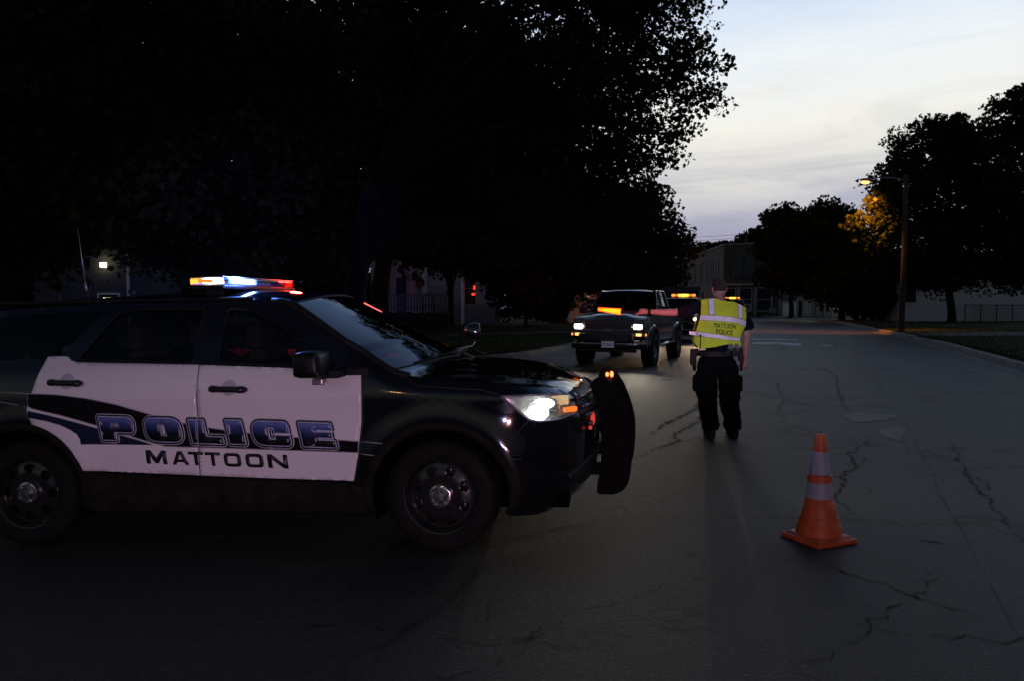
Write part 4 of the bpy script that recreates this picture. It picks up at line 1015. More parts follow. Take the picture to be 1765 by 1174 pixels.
# licence plate
pl = MB(); pl.box((0,0,0),(.012,.31,.158), bev=.003); plo = pl.build('license_plate', mat('plate_face', (.80,.79,.86), .35), pk); plo.location = (1.05, .03, .565)
fr_ = MB(); 
for c_, d_ in (((0,0,.083),(.018,.33,.012)),((0,0,-.083),(.018,.33,.012)),((0,.160,0),(.0175,.012,.154)),((0,-.160,0),(.0175,.012,.154))): fr_.box(c_, d_)
fr_.build('plate_frame', PLBLK, plo)
text_on('plate_number', '1325661', lambda a, b_: Vector((.0075, -.135+.27*a, -.045+.075*b_)), mat('plate_ink', (.02,.03,.08), .5), plo, bold=.012, thick=.001)
# the second truck, behind, carries an amber beacon bar
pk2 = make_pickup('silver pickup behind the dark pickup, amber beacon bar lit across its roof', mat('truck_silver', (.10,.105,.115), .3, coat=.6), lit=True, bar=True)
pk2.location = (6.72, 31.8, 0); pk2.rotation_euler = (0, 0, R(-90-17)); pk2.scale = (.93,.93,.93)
# a third one mostly hidden by the officer
def copy_tree(o, parent=None):
    c_ = o.copy(); COL.objects.link(c_)
    if parent: c_.parent = parent; c_.matrix_parent_inverse = o.matrix_parent_inverse.copy()
    for ch in list(o.children): copy_tree(ch, c_)
    return c_
pk3 = copy_tree(pk2); pk3['label'] = 'pickup truck hidden behind the officer, one amber roof lamp showing over the shoulder'
q = at(1262, 530, 53); pk3.location = (q.x, q.y, 0); pk3.rotation_euler = (0, 0, R(-90-16))
# tall work truck at the back: box body behind the cab
bt = empty('utility_truck'); tag(bt, 'tall grey utility truck at the back of the queue, behind the amber beacons', 'truck')
q = at(1174, 520, 42); bt.location = (q.x, q.y, 0); bt.rotation_euler = (0, 0, R(-90-14))
mb = MB(); mb.box((-1.0,0,1.55),(1.7,2.2,1.5), bev=.10, taper=(.86,.92)); mb.box((.35,0,1.15),(1.1,1.9,.75), bev=.12); mb.build('cab', mat('work_grey', (.12,.12,.13), .4), bt, autosm=40)
mb = MB(); mb.box((-3.6,0,1.5),(3.6,2.3,1.3), bev=.05); mb.build('box_body', mat('work_body', (.04,.04,.045), .6), bt)
mb = MB(); mb.box((-.16,0,1.95),(.04,1.8,.55)); mb.build('windshield', mat('cab_glass_dark', (.01,.01,.012), .05), bt)
mb = MB(); mb.box((-1.0,0,2.36),(1.4,2.0,.12), bev=.03); mb.build('roof_rack', mat('rack_pale', (.07,.07,.07), .5), bt)
for (x, y) in ((.2,-.95),(.2,.95),(-4.3,-.95),(-4.3,.95)):
    w = empty('wheel', (x, y, .46), 0, bt); o = tyo_ = MB().lathe([(.2,-.14),(.42,-.15),(.46,-.1),(.46,.1),(.42,.15),(.2,.14),(.001,.10)], 28, axis='y').build('tyre', RUBBER, w, smooth=True)
mb = MB(); mb.box((.90,.70,.95),(.03,.24,.18)); mb.build('headlight', mat('off_lens', (.4,.4,.4), .2), bt)
mb = MB(); mb.box((.90,-.70,.95),(.03,.24,.18)); mb.build('headlight', mat('off_lens'), bt)
for i, (y, z) in enumerate(((-1.08,1.10),(-1.05,1.65),(1.05,1.65))):
    mb = MB(); ellipsoid(mb, (-.1, y, z), (.03,.05,.05), 10); mb.build('marker_lamp', glow('marker_amber', (1.,.35,.04), 3.), bt, smooth=True)
# ------------------------------------------------------------ the officer, seen from behind (x right, y away from the camera, z up)
def skin(name, V, E_, Rr, m, parent, sub=2, root=0, smooth=True, disp=0.):
    me = bpy.data.meshes.new(name); me.from_pydata([tuple(v) for v in V], E_, []); o = bpy.data.objects.new(name, me); COL.objects.link(o)
    md = o.modifiers.new('skin', 'SKIN'); md.use_smooth_shade = True
    if not me.skin_vertices: raise RuntimeError('no skin layer')
    for i, r in enumerate(Rr):
        me.skin_vertices[0].data[i].radius = r if hasattr(r, '__len__') else (r, r)
    me.skin_vertices[0].data[root].use_root = True
    sb = o.modifiers.new('sub', 'SUBSURF'); sb.levels = sub; sb.render_levels = sub
    if disp:
        tx = bpy.data.textures.new(name+'_t', 'CLOUDS'); tx.noise_scale = .07; d = o.modifiers.new('d', 'DISPLACE'); d.texture = tx; d.strength = disp; d.mid_level = .5
    bake(o); me = o.data; me.materials.clear(); me.materials.append(m)
    me.polygons.foreach_set('use_smooth', [True]*len(me.polygons))
    if parent: o.parent = parent
    return o
S_ = 148.
def hp(px, py, y=0.): return Vector(((px-1240)/S_, y, (757-py)/S_*1.0))
off = empty('person', (2.42, 9.27, 0)); tag(off, 'police officer seen from behind in a yellow reflective vest, left arm held out', 'person')
SKIN = mat('skin', (.42,.23,.17), .5, noise_amt=.12, nscale=20); SKIN.node_tree.nodes['Principled BSDF'].inputs['Subsurface Weight'].default_value = .08
SHIRT = mat('shirt_navy', (.006,.006,.012), .9, spec=.1, noise_amt=.3, nscale=30, bump=.4, bscale=60); TRS = mat('trousers_black', (.004,.004,.0045), .95, spec=.08, noise_amt=.35, nscale=18, bump=.5, bscale=40)
# skeleton: 0 pelvis
J = {}; V = []; E_ = []; Rr = []
def jn(name, p, r, frm=None):
    J[name] = len(V); V.append(p); Rr.append(r)
    if frm is not None: E_.append((J[frm], J[name]))
jn('pel', hp(1236,618), (.13,.09)); jn('sp1', hp(1237,585), (.12,.08), 'pel'); jn('sp2', hp(1239,553), (.14,.09), 'sp1'); jn('ch', hp(1240,532), (.14,.09), 'sp2'); jn('nk0', hp(1240,519), (.065,.06), 'ch'); jn('nk1', hp(1239.5,509, .005), (.058,.060), 'nk0')
jn('lsh', hp(1210,525), .066, 'ch'); jn('lup', hp(1190,531), .058, 'lsh'); jn('lel', hp(1166,538,.06), .047, 'lup'); jn('lfa', hp(1148,538,.10), .046, 'lel'); jn('lwr', hp(1121,537,.14), .029, 'lfa'); jn('lpm', hp(1113,536.5,.15), (.040,.022), 'lwr')
jn('rsh', hp(1273,535), .068, 'ch'); jn('rup', hp(1282,550), .058, 'rsh'); jn('rel', hp(1286,576), .046, 'rup'); jn('rfa', hp(1286,594,.02), .044, 'rel'); jn('rwr', hp(1286,617,.05), .029, 'rfa'); jn('rpm', hp(1286,628,.06), (.026,.038), 'rwr')
for s, hx, kx, ax, fx in (('l', 1222, 1221, 1226, 1224), ('r', 1252, 1256, 1264, 1266)):
    jn(s+'hip', hp(hx,628), .10, 'pel'); jn(s+'th', hp((hx+kx)/2,652), .088, s+'hip'); jn(s+'kn', hp(kx,685), .060, s+'th'); jn(s+'cf', hp((kx+ax)/2,708,-.01), .060, s+'kn'); jn(s+'an', hp(ax,744), .038, s+'cf'); jn(s+'ft', Vector(((fx-1240)/S_, .12, .04)), .035, s+'an')
body_o = skin('body', V, E_, Rr, SKIN, off)
# head, hands as real shapes merged into the body mesh
def joinmesh(dst, mbs):
    bm = bmesh.new(); bm.from_mesh(dst.data)
    for mb in mbs:
        vs = [bm.verts.new(v) for v in mb.v]
        for f in mb.f:
            try: fc = bm.faces.new([vs[i] for i in f]); fc.smooth = True
            except ValueError: pass
    bmesh.ops.remove_doubles(bm, verts=bm.verts[:], dist=1e-6)
    bm.to_mesh(dst.data); bm.free()
hd = MB(); hc = hp(1238.5, 496.5, .02)
# skull: rings, face turned away (towards +y, slightly to the left)
def headpt(a, t):
    """t 0 bottom (jaw/nape) .. 1 crown ; a angle, 0 = +x, 90deg = face side (+y)"""
    z = -.115+.232*t; q_ = abs(2*t-1) if t > .5 else abs(2*t-1)*.93; k = max(.02, 1-q_**2.6)**.5
    rx = .078*k*(1-.16*(t < .45)*(1-t/.45)); ry = .098*k
    x = rx*math.cos(a); y = ry*math.sin(a)
    if math.sin(a) > 0: y *= (1-.10*(t < .4)); 
    f = max(0, math.sin(a))**8
    y += f*(.016*math.exp(-((t-.42)/.08)**2)+.006*math.exp(-((t-.22)/.04)**2)-.006*math.exp(-((t-.54)/.05)**2))
    if math.sin(a) < 0: y += .022*math.exp(-((t-.08)/.16)**2)*(-math.sin(a))
    return Vector((x, y, z))
nH, mH = 22, 28; hv = []; hf = []
for i in range(nH+1):
    for k in range(mH): hv.append(hc+Matrix.Rotation(R(8), 3, 'Z') @ headpt(2*math.pi*k/mH, i/nH))
for i in range(nH):
    for k in range(mH): hf.append((i*mH+k, i*mH+(k+1) % mH, (i+1)*mH+(k+1) % mH, (i+1)*mH+k))
hd.add(hv, hf); hd.add(hv[-mH:], [tuple(range(mH))]); 
for sg in (-1, 1):   # ears
    c_ = hc+Matrix.Rotation(R(8), 3, 'Z') @ Vector((sg*.083, -.005, -.010)); ellipsoid(hd, c_, (.012,.018,.031), 12)
    e2 = hc+Matrix.Rotation(R(8), 3, 'Z') @ Vector((sg*.030, .088, .012)); ellipsoid(hd, e2, (.012,.008,.008), 8)
def hand(base, dirv, up, side, curl, holding=0.):
    """palm box with five fingers; dirv along the hand, up = back of hand, side = towards the thumb"""
    mb = MB(); d, u, s = dirv.normalized(), up.normalized(), side.normalized()
    def P(a, b_, c_): return base+d*a+s*b_+u*c_
    mb.tube([P(-.01,0,0),P(.03,0,0),P(.06,.0,0),P(.092,0,0)], [.028,.036,.039,.030], 10)
    L_ = (.074,.082,.076,.060)
    for k in range(4):
        b0 = .028-.019*k; l = L_[k]; a = curl*(1+.1*k); p = P(.085-.004*abs(k-1), b0, 0); pts = [P(.06, b0*.9, 0), p]; ang = 0.
        for seg, fr_ in ((.45, .6), (.30, 1.), (.25, .8)):
            ang += a*fr_; p = p+(d*math.cos(ang)-u*math.sin(ang))*l*seg; pts.append(p)
        mb.tube(pts, [.0095,.0095,.0088,.0080,.0062], 8)
    t0 = P(.02,.030,-.004); mb.tube([P(.0,.018,0), t0, P(.045,.052,-.012), P(.066,.056,-.028), P(.080,.050,-.040)], [.014,.013,.011,.0095,.007], 8)
    return mb
LH = hp(1118,537,.145); rh = hp(1286,624,.055)
h1 = hand(LH, Vector((-1,.12,.02)), Vector((0,-.35,1)), Vector((.1,1,.3)), R(38)); h2 = hand(rh, Vector((-.10,.12,-1)), Vector((1,-.25,0)), Vector((0,1,.1)), R(42))
joinmesh(body_o, [hd, h1, h2])
hair = MB(); hv = []; hf = []
for i in range(8, nH+1):
    for k in range(mH):
        a = 2*math.pi*k/mH; t_ = i/nH; ff = max(0, math.sin(a)); p = headpt(a, t_)
        gr0 = 1.035 if not (ff > .5 and t_ < .82) else .96; gr0 = gr0 if t_ > .42+.25*ff*0 or math.sin(a) < .2 else .97
        hv.append(hc+Matrix.Rotation(R(8), 3, 'Z') @ Vector((p.x*gr0, p.y*gr0, p.z*1.02+.001)))
n_ = nH-8
for i in range(n_):
    for k in range(mH): hf.append((i*mH+k, i*mH+(k+1) % mH, (i+1)*mH+(k+1) % mH, (i+1)*mH+k))
hair.add(hv, hf); hair.add(hv[-mH:], [tuple(range(mH))]); hair.build('hair', mat('hair_short', (.035,.020,.016), .8, noise_amt=.5, nscale=90, bump=.6, bscale=250), off, smooth=True)
# shirt
V = []; E_ = []; Rr = []; J = {}
jn('p', hp(1234,618), (.205,.140)); jn('a', hp(1236,590), (.195,.130), 'p'); jn('b', hp(1239,553), (.178,.128), 'a'); jn('c', hp(1240,533), (.165,.112), 'b'); jn('n', hp(1240,520), (.085,.075), 'c'); jn('n2', hp(1240,513,.004), (.068,.068), 'n')
jn('ls', hp(1209,526), .078, 'c'); jn('lu', hp(1190,532), .077, 'ls'); jn('lv', hp(1178,537,.03), .077, 'lu'); jn('lw', hp(1167.5,539,.055), .073, 'lv')
jn('rs', hp(1274,536), .078, 'c'); jn('ru', hp(1283,550), .078, 'rs'); jn('rv', hp(1288,562), .080, 'ru'); jn('rw', hp(1290,569), .078, 'rv')
skin('shirt', V, E_, Rr, SHIRT, off, sub=3, disp=.03)
# trousers with cargo pockets
V = []; E_ = []; Rr = []; J = {}
jn('p', hp(1234,604), (.225,.165)); jn('q', hp(1236,627), (.225,.17), 'p')
for s, hx, kx, ax in (('l', 1219, 1219, 1226), ('r', 1255, 1258, 1265)):
    jn(s+'h', hp(hx,640), .145, 'q'); jn(s+'t', hp((hx+kx)/2-(s == 'l'),663), .138, s+'h'); jn(s+'k', hp(kx,690), .120, s+'t'); jn(s+'c', hp((kx+ax)/2,714), .114, s+'k'); jn(s+'e', hp(ax,736), .106, s+'c'); jn(s+'f', hp(ax,747), .108, s+'e')
skin('trousers', V, E_, Rr, TRS, off, sub=3, disp=.045)
for sx, px in ((-1, 1200), (1, 1274)):
    mb = MB(); mb.box(hp(px, 662, 0), (.06,.15,.19), bev=.024); mb.build('cargo_pocket', TRS, off, autosm=50)
for px in (1225.5, 1265.5):
    x = (px-1240)/S_; mb = MB(); o_ = 8 if px < 1240 else -10
    rings = []
    for (y, w_, h0, h1) in ((-.10,.036,.0,.10),(-.08,.046,0,.15),(-.02,.050,0,.17),(.05,.050,0,.14),(.12,.052,0,.085),(.17,.046,0,.07),(.20,.025,.01,.045)):
        ring = []
        for k in range(12):
            a = 2*math.pi*k/12; cx_, cz_ = math.cos(a), math.sin(a); ring.append((x+w_*cx_, y, (h0+h1)/2+(h1-h0)/2*math.copysign(abs(cz_)**.6, cz_)))
        rings += ring
    fs = [(i*12+k, i*12+(k+1) % 12, (i+1)*12+(k+1) % 12, (i+1)*12+k) for i in range(6) for k in range(12)]+[tuple(range(12)), tuple(72+k for k in range(12))]
    mb.add(rings, fs); mb.build('boot', mat('boot_leather', (.006,.006,.006), .6, spec=.2, bump=.2), off, autosm=50)
# vest: back and front panels cut from the same outline
vz = lambda X, Y: ((1120+X/5.335-1240)/S_, (757-(440+Y/5.335))/S_)
def vfn(x, z, o_=0.):
    w_ = .315; d = .190+.012*math.sin(z*9+1)+o_; k = max(.04, 1-((x+.005)/w_)**2)**.5
    y = -d*k-.16*max(0, 1.20-z)+.075*sstep(1.42, 1.66, z)
    y += .013*noise.noise(Vector((x*6, z*4, 3)))+.010*noise.noise(Vector((x*16+5, z*9, 1)))
    return Vector((x, y, z))
VP = [vz(*p) for p in [(455,407),(505,399),(560,391),(585,398),(630,416),(690,421),(740,424),(775,437),(822,455),(872,484),(866,540),(858,600),(848,655),(828,685),(812,705),(803,735),(797,770),(800,800),(806,822),(792,850),(778,815),(745,810),(700,812),(630,824),(560,840),(495,850),(430,858),(408,825),(388,790),(396,740),(402,700),(418,645),(432,590),(440,545),(447,490)]]
YV = mat('vest_yellow', (.62,.80,.03), .75, noise_amt=.07, nscale=30, bump=.35, bscale=500); TPm = mat('reflective_tape', (.80,.80,.80), .35, bump=.1, bscale=900); BND = mat('tape_edge', (.05,.05,.02), .8)
vb = patch('safety_vest', [VP], YV, off, st=.022, fn=vfn)
patch('vest_front', [VP], YV, vb, st=.04, fn=lambda x, z, o_=0.: Vector((x, .145*max(.04, 1-(x/.315)**2)**.5, z)))
def tape(pts, name='reflective_strip'):
    lp = [vz(*p) for p in pts]; s = patch(name, [grow(lp, .004)], BND, vb, off=.003, st=.02, fn=vfn); patch('tape_face', [lp], TPm, s, off=.006, st=.02, fn=vfn)
tape([(515,398),(558,392),(555,470),(549,540),(507,538),(511,470)]); tape([(780,441),(822,457),(818,520),(811,576),(768,566),(775,500)])
tape([(440,547),(500,547),(570,551),(640,557),(700,562),(760,573),(810,586),(860,603),(851,652),(810,636),(760,620),(700,608),(640,600),(570,596),(500,594),(433,590)])
tape([(402,697),(450,700),(530,712),(620,727),(700,740),(797,752),(792,787),(700,776),(600,758),(500,744),(430,736),(396,732)])
mb = MB(); a, b_ = vz(348,692), vz(404,698); c_, d_ = vz(404,732), vz(350,722); mb.add([(a[0],-.06,a[1]),(b_[0],-.075,b_[1]),(c_[0],-.075,c_[1]),(d_[0],-.06,d_[1])], [(0,1,2,3)]); mb.build('side_strap', TPm, vb)
def vm(X0_, Y0_, X1_, Y1_, H_):
    def f(a, b_):
        x, z = vz(X0_+(X1_-X0_)*a, Y0_+(Y1_-Y0_)*a-H_*b_); return vfn(x, z, .016)
    return f
text_on('vest_lettering', 'MATTOON', vm(548,656,744,672,44), mat('vest_ink', (.01,.01,.01), .8), vb, bold=.001, thick=0)
text_on('vest_lettering', 'POLICE', vm(568,712,718,730,44), mat('vest_ink'), vb, bold=.010, thick=0)
mb = MB(); a = vz(436,728); b_ = vz(430,862); mb.tube([(a[0],-.155,a[1]),((a[0]+b_[0])/2,-.175,(a[1]+b_[1])/2),(b_[0],-.17,b_[1])], .004, 6); ellipsoid(mb, (a[0],-.158,a[1]), (.01,.008,.012), 8); mb.build('radio_lead', PLBLK, vb, smooth=True)
# duty belt and what hangs on it
mb = MB(); n = 32
vs = []
for z in (.965, 1.02):
    for r_ in (0, .008):
        for k in range(n):
            a = 2*math.pi*k/n; vs.append((-.035+(.235+r_)*math.cos(a), (.165+r_)*math.sin(a), z))
fs = []
for a, b_ in ((0, 1), (1, 3), (3, 2), (2, 0)):
    for k in range(n): fs.append((a*n+k, a*n+(k+1) % n, b_*n+(k+1) % n, b_*n+k))
mb.add(vs, fs); belt = mb.build('duty_belt', mat('belt_leather', (.009,.008,.008), .6, spec=.25), off, smooth=False)
for c_, d_, nm in ((hp(1194,616,-.02), (.065,.09,.19), 'holster'), (hp(1199,606,-.05), (.04,.06,.06), 'pouch'), (hp(1260,607,-.145), (.055,.035,.10), 'magazine_pouch'), (hp(1248,607,-.165), (.05,.03,.08), 'handcuff_case'), (hp(1275,612,-.03), (.05,.08,.15), 'radio')):
    mb = MB(); mb.box(c_, d_, bev=.012, taper=(.9,.9)); mb.build(nm, mat('belt_leather'), belt, autosm=50)
MB().tube([hp(1275,600,-.05), hp(1276,640,-.05)], .014, 10).build('baton', PLBLK, belt, smooth=True)
MB().tube([hp(1196.5,628,0), hp(1198,640,.02)], [.03,.02], 10).build('holster_tip', mat('belt_leather'), belt, smooth=True)
mb = MB(); d = (hp(1121,537,.14)-hp(1148,538,.10)).normalized(); p = hp(1122,537,.138); mb.tube([p-d*.018, p+d*.018], .034, 16); mb.build('wristwatch', PLBLK, off, smooth=False)
WANDM = bpy.data.materials.new('wand_glow'); WANDM.use_nodes = True; t = WANDM.node_tree; t.nodes.clear()
lw = nd(t, 'ShaderNodeLayerWeight', ins={'Blend': .45}); r = ramp(t, [(.10, (1.6,.62,.02)), (.38, (1.8,.30,.02)), (.7, (1.5,.05,.02))]); em = nd(t, 'ShaderNodeEmission', ins={'Strength': 1.3}); o = nd(t, 'ShaderNodeOutputMaterial')
t.links.new(lw.outputs['Facing'], r.inputs[0]); t.links.new(r.outputs[0], em.inputs[0]); t.links.new(em.outputs[0], o.inputs[0])
# traffic wand held in the left hand; torch in the right hand
wd = empty('traffic_wand', off.location+hp(1100,537,.16)); tag(wd, 'glowing orange traffic wand held in the officer\'s left hand', 'traffic wand')
M_ = Matrix.Rotation(R(-90), 4, 'Y') @ Matrix.Rotation(R(0), 4, 'X')
rel = lambda px, py, y: hp(px, py, y)-hp(1100,537,.16)
a, b_ = rel(1073.5,537.2,.22), rel(1035,532.8,.30)
MB().tube([a, a.lerp(b_, .5), b_], [.040,.031,.024], 20).build('wand_cone', WANDM, wd, smooth=True)
MB().tube([rel(1114,537.6,.145), rel(1082,537.2,.205), a], [.014,.016,.022], 12).build('wand_handle', PLBLK, wd, smooth=True)
fl = empty('flashlight', off.location+hp(1281,622,.03)); tag(fl, 'dark red flashlight held low in the officer\'s right hand', 'flashlight')
MB().tube([(0,0,-.05),(0,.0,.03),(.0,.0,.055)], [.017,.017,.024], 12).build('barrel', mat('torch_red', (.16,.012,.015), .3, coat=.4), fl, autosm=40)
MB().tube([(0,0,.055),(0,0,.062)], [.021,.021], 12).build('lens', glow('torch_lens', (1.,.1,.05), .25), fl)
# ------------------------------------------------------------ traffic cone
cn_ = empty('traffic_cone', gr(1411, 931), R(24)); tag(cn_, 'orange traffic cone with two reflective collars on the cracked road', 'traffic cone')
ORG = mat('cone_orange', (.52,.080,.015), .5, noise_amt=.25, nscale=14, rough_var=.1, bump=.08, bscale=30)
mb = MB(); mb.box((0,0,.016),(.345,.345,.032), bev=.010); mb.box((0,0,.040),(.31,.31,.016), taper=(.86,.86), bev=.004); mb.build('base', ORG, cn_, autosm=40)
pr = [(.150,.046),(.147,.07),(.137,.105),(.136,.110),(.132,.111),(.122,.160),(.121,.165),(.117,.166),(.106,.215),(.105,.221),(.101,.222),(.092,.268),(.090,.270),(.086,.285),(.047,.60),(.036,.70),(.030,.713),(.018,.715),(.017,.70)]
mb = MB(); mb.lathe(pr, 48); mb.build('cone_body', ORG, cn_, autosm=35)
TPC = mat('cone_collar', (.33,.31,.38), .45, noise_amt=.12, nscale=20, bump=.1, bscale=200)
R_ = lambda z: np.interp(z, [.285,.60,.70],[.086,.047,.036])
for z0, z1 in ((.288,.395),(.447,.600)):
    MB().lathe([(R_(z0)+.0008,z0),(R_(z0)+.0028,z0+.001),(R_(z1)+.0028,z1-.001),(R_(z1)+.0008,z1)], 48).build('reflective_collar', TPC, cn_, autosm=40)
MB().lathe([(R_(.397)+.001,.397),(R_(.397)+.010,.400),(R_(.43)+.009,.442),(R_(.445)+.001,.445)], 48).build('stacking_ring', ORG, cn_, autosm=40)
# ------------------------------------------------------------ buildings
def wallmat(name, base, rough=.85, board=None, **k):
    """painted boards (horizontal) or brick courses as bump + slight tone"""
    if name in MATS: return MATS[name]
    m = mat(name, base, rough, **k); t = m.node_tree; b = t.nodes['Principled BSDF']; c = nd(t, 'ShaderNodeTexCoord')
    if board == 'brick':
        sp = nd(t, 'ShaderNodeSeparateXYZ'); t.links.new(c.outputs['Object'], sp.inputs[0]); ax = nd(t, 'ShaderNodeMath', operation='ADD'); t.links.new(sp.outputs['X'], ax.inputs[0]); t.links.new(sp.outputs['Y'], ax.inputs[1])
        cb = nd(t, 'ShaderNodeCombineXYZ'); t.links.new(ax.outputs[0], cb.inputs['X']); t.links.new(sp.outputs['Z'], cb.inputs['Y'])
        br = nd(t, 'ShaderNodeTexBrick', ins={'Scale': 1., 'Mortar Size': .012, 'Brick Width': .24, 'Row Height': .08}); t.links.new(cb.outputs[0], br.inputs['Vector'])
        br.inputs['Color1'].default_value = (*base, 1); br.inputs['Color2'].default_value = (*[x*.7 for x in base], 1); br.inputs['Mortar'].default_value = (*[x*1.3 for x in base], 1); t.links.new(br.outputs['Color'], b.inputs['Base Color'])
    else:
        sp = nd(t, 'ShaderNodeSeparateXYZ'); t.links.new(c.outputs['Object'], sp.inputs[0]); ml = nd(t, 'ShaderNodeMath', operation='MULTIPLY'); ml.inputs[1].default_value = 1/board; t.links.new(sp.outputs['Z'], ml.inputs[0])
        fr = nd(t, 'ShaderNodeMath', operation='FRACT'); t.links.new(ml.outputs[0], fr.inputs[0])
        bp = nd(t, 'ShaderNodeBump', ins={'Strength': 1., 'Distance': .03}); t.links.new(fr.outputs[0], bp.inputs['Height']); t.links.new(bp.outputs[0], b.inputs['Normal'])
    return m
def window(par, p, ux, w, h, frame, pane, depth=.08, bars=True, name='window'):
    """p = centre on the wall, ux = unit vector along the wall; outward normal = ux x z"""
    ux = Vector(ux).normalized(); n = Vector((ux.y, -ux.x, 0)); M = Matrix(((ux.x, n.x, 0, p[0]), (ux.y, n.y, 0, p[1]), (0, 0, 1, p[2]), (0, 0, 0, 1)))
    mb = MB(); f = .09
    for c_, d_ in (((0,.02,h/2+f/2),(w+2*f,depth,f)),((0,.03,-h/2-f/2),(w+2.6*f,depth*1.4,f)),((-w/2-f/2,.02,0),(f,depth,h)),((w/2+f/2,.02,0),(f,depth,h))): mb.box(c_, d_, M=M)
    if bars: mb.box((0,.015,0),(w,.04,.05), M=M)
    wo_ = mb.build(name, frame, par)
    MB().box((0,-.0,0),(w,.012,h), M=M).build('pane', pane, wo_)
    return wo_
PANE = mat('pane_dark', (.008,.009,.010), .35, spec=.25); WTRIM = mat('trim_white', (.62,.62,.60), .6)
# brick two-storey shop building at the end of the road
bb = empty('brick_building'); tag(bb, 'two-storey brick shop building behind the officer, tall narrow windows on its side', 'building')
YB = 92.
A = at(1246, 541, YB); A.z = 0; B = Vector((at(1345, 541, YB-4).x, YB-4, 0)); D = Vector((at(1172, 541, YB+26).x, YB+26, 0))
bb.location = A; fr_d = (B-A); sd_d = (D-A); H_ = 8.15
BRK = wallmat('brick_brown', (.11,.070,.058), board='brick')
def wallbox(par, a, b_, h0, h1, m, name='wall', th=.35, hb=None):
    a, b_ = Vector(a), Vector(b_); u = (b_-a).normalized(); n = Vector((-u.y, u.x, 0))*th; hb = hb if hb is not None else h1
    vs = [(a.x,a.y,h0),(b_.x,b_.y,h0),(b_.x+n.x,b_.y+n.y,h0),(a.x+n.x,a.y+n.y,h0),(a.x,a.y,h1),(b_.x,b_.y,hb),(b_.x+n.x,b_.y+n.y,hb),(a.x+n.x,a.y+n.y,h1)]
    return MB().add(vs, [(3,2,1,0),(4,5,6,7),(0,1,5,4),(1,2,6,5),(2,3,7,6),(3,0,4,7)]).build(name, m, par)
O0 = Vector((0, 0, 0)); F1 = fr_d; S1 = sd_d
wallbox(bb, O0, F1, 0, H_, BRK); wallbox(bb, S1, O0, 0, H_-.6, BRK, hb=H_); wallbox(bb, F1, F1+S1, 0, H_, BRK, hb=H_-.6)
vs = [O0+Vector((0,0,H_-.5)), F1+Vector((0,0,H_-.5)), F1+S1+Vector((0,0,H_-1.1)), S1+Vector((0,0,H_-1.1))]; mesh('roof', vs, [(0,1,2,3)], mat('roof_tar', (.04,.04,.04), .9), bb)
uS = (-S1).normalized(); uF = F1.normalized()
for a, b_, e1, e2 in ((O0, F1, 0, 0), (S1, O0, -.6, 0)):
    u = (b_-a).normalized(); n = Vector((u.y, -u.x, 0))*.10
    mb = MB(); vs = [a+n+Vector((0,0,H_+e1-.02)), b_+n+Vector((0,0,H_+e2-.02)), b_-n*4+Vector((0,0,H_+e2-.02)), a-n*4+Vector((0,0,H_+e1-.02))]; vs += [v+Vector((0,0,.16)) for v in vs]
    mb.add(vs, [(3,2,1,0),(4,5,6,7),(0,1,5,4),(1,2,6,5),(2,3,7,6),(3,0,4,7)]).build('coping', mat('stone_coping', (.30,.28,.26), .8), bb)
LS = S1.length
for px in (1175, 1181, 1190, 1198, 1208, 1219, 1228, 1237):
    # where the ray through that pixel meets the side wall
    r_ = ray(px, 470); dx, dy_ = -S1.x, -S1.y; D0 = A+S1
    den = r_.x*dy_-r_.y*dx; t_ = (D0.x*r_.y-D0.y*r_.x)/den; p = S1+Vector((dx, dy_, 0))*t_; z = 5.4
    window(bb, (p.x, p.y, z), uS, .62, 2.3, BRK, PANE, bars=False)
window(bb, tuple(F1*.24+Vector((0,0,5.6))), uF, 1.45, 2.3, mat('frame_dark', (.03,.03,.03), .5), mat('pane_blind', (.06,.075,.075), .4)); window(bb, tuple(F1*.46+Vector((0,0,5.6))), uF, 1.2, 2.3, mat('frame_dark'), mat('pane_blind'))
window(bb, tuple(F1*.90+Vector((0,0,5.6))), uF, 1.0, 2.3, mat('frame_dark'), PANE)
for k, w_ in ((.12, 1.3), (.40, 1.4), (.72, 1.7)): window(bb, tuple(F1*k+Vector((0,0,1.9))), uF, w_, 2.5, WTRIM, mat('shop_glass', (.03,.04,.042), .1), name='shop_window')
for k in (.01, .265, .56, .985):
    p = F1*k; MB().box((p.x+.0,p.y-.25,1.75),(.34,.34,3.5), bev=.02).build('pillar', mat('pillar_pale', (.34,.33,.31), .7), bb)
p0 = F1*.5; mb = MB(); u = uF; M = Matrix(((u.x,-u.y,0,p0.x),(u.y,u.x,0,p0.y),(0,0,1,3.6),(0,0,0,1))); mb.box((0,-.3,0),(F1.length,.5,.25), M=M); mb.build('shop_cornice', mat('pillar_pale'), bb)
# small things in front of the shop
for i, (px, w_, h_, nm, lab, cc) in enumerate(((1288, .9, 1.4, 'notice_board', 'pale notice board on legs in front of the brick building', (.35,.40,.46)), (1332, .8, .9, 'bin', 'small pale bin to the right of the brick shop front', (.30,.32,.35)))):
    p = gr(px, 543.5, .1); o = empty(nm, p); tag(o, lab, nm.replace('_', ' '))
    mb = MB(); mb.box((0,0,h_*.62),(w_,.12,h_*.65), bev=.03); mb.build('panel', mat(nm+'_m', cc, .6), o)
    for sx in (-1, 1): MB().box((sx*w_*.4,0,h_*.16),(.07,.07,h_*.32)).build('leg', PLBLK, o)
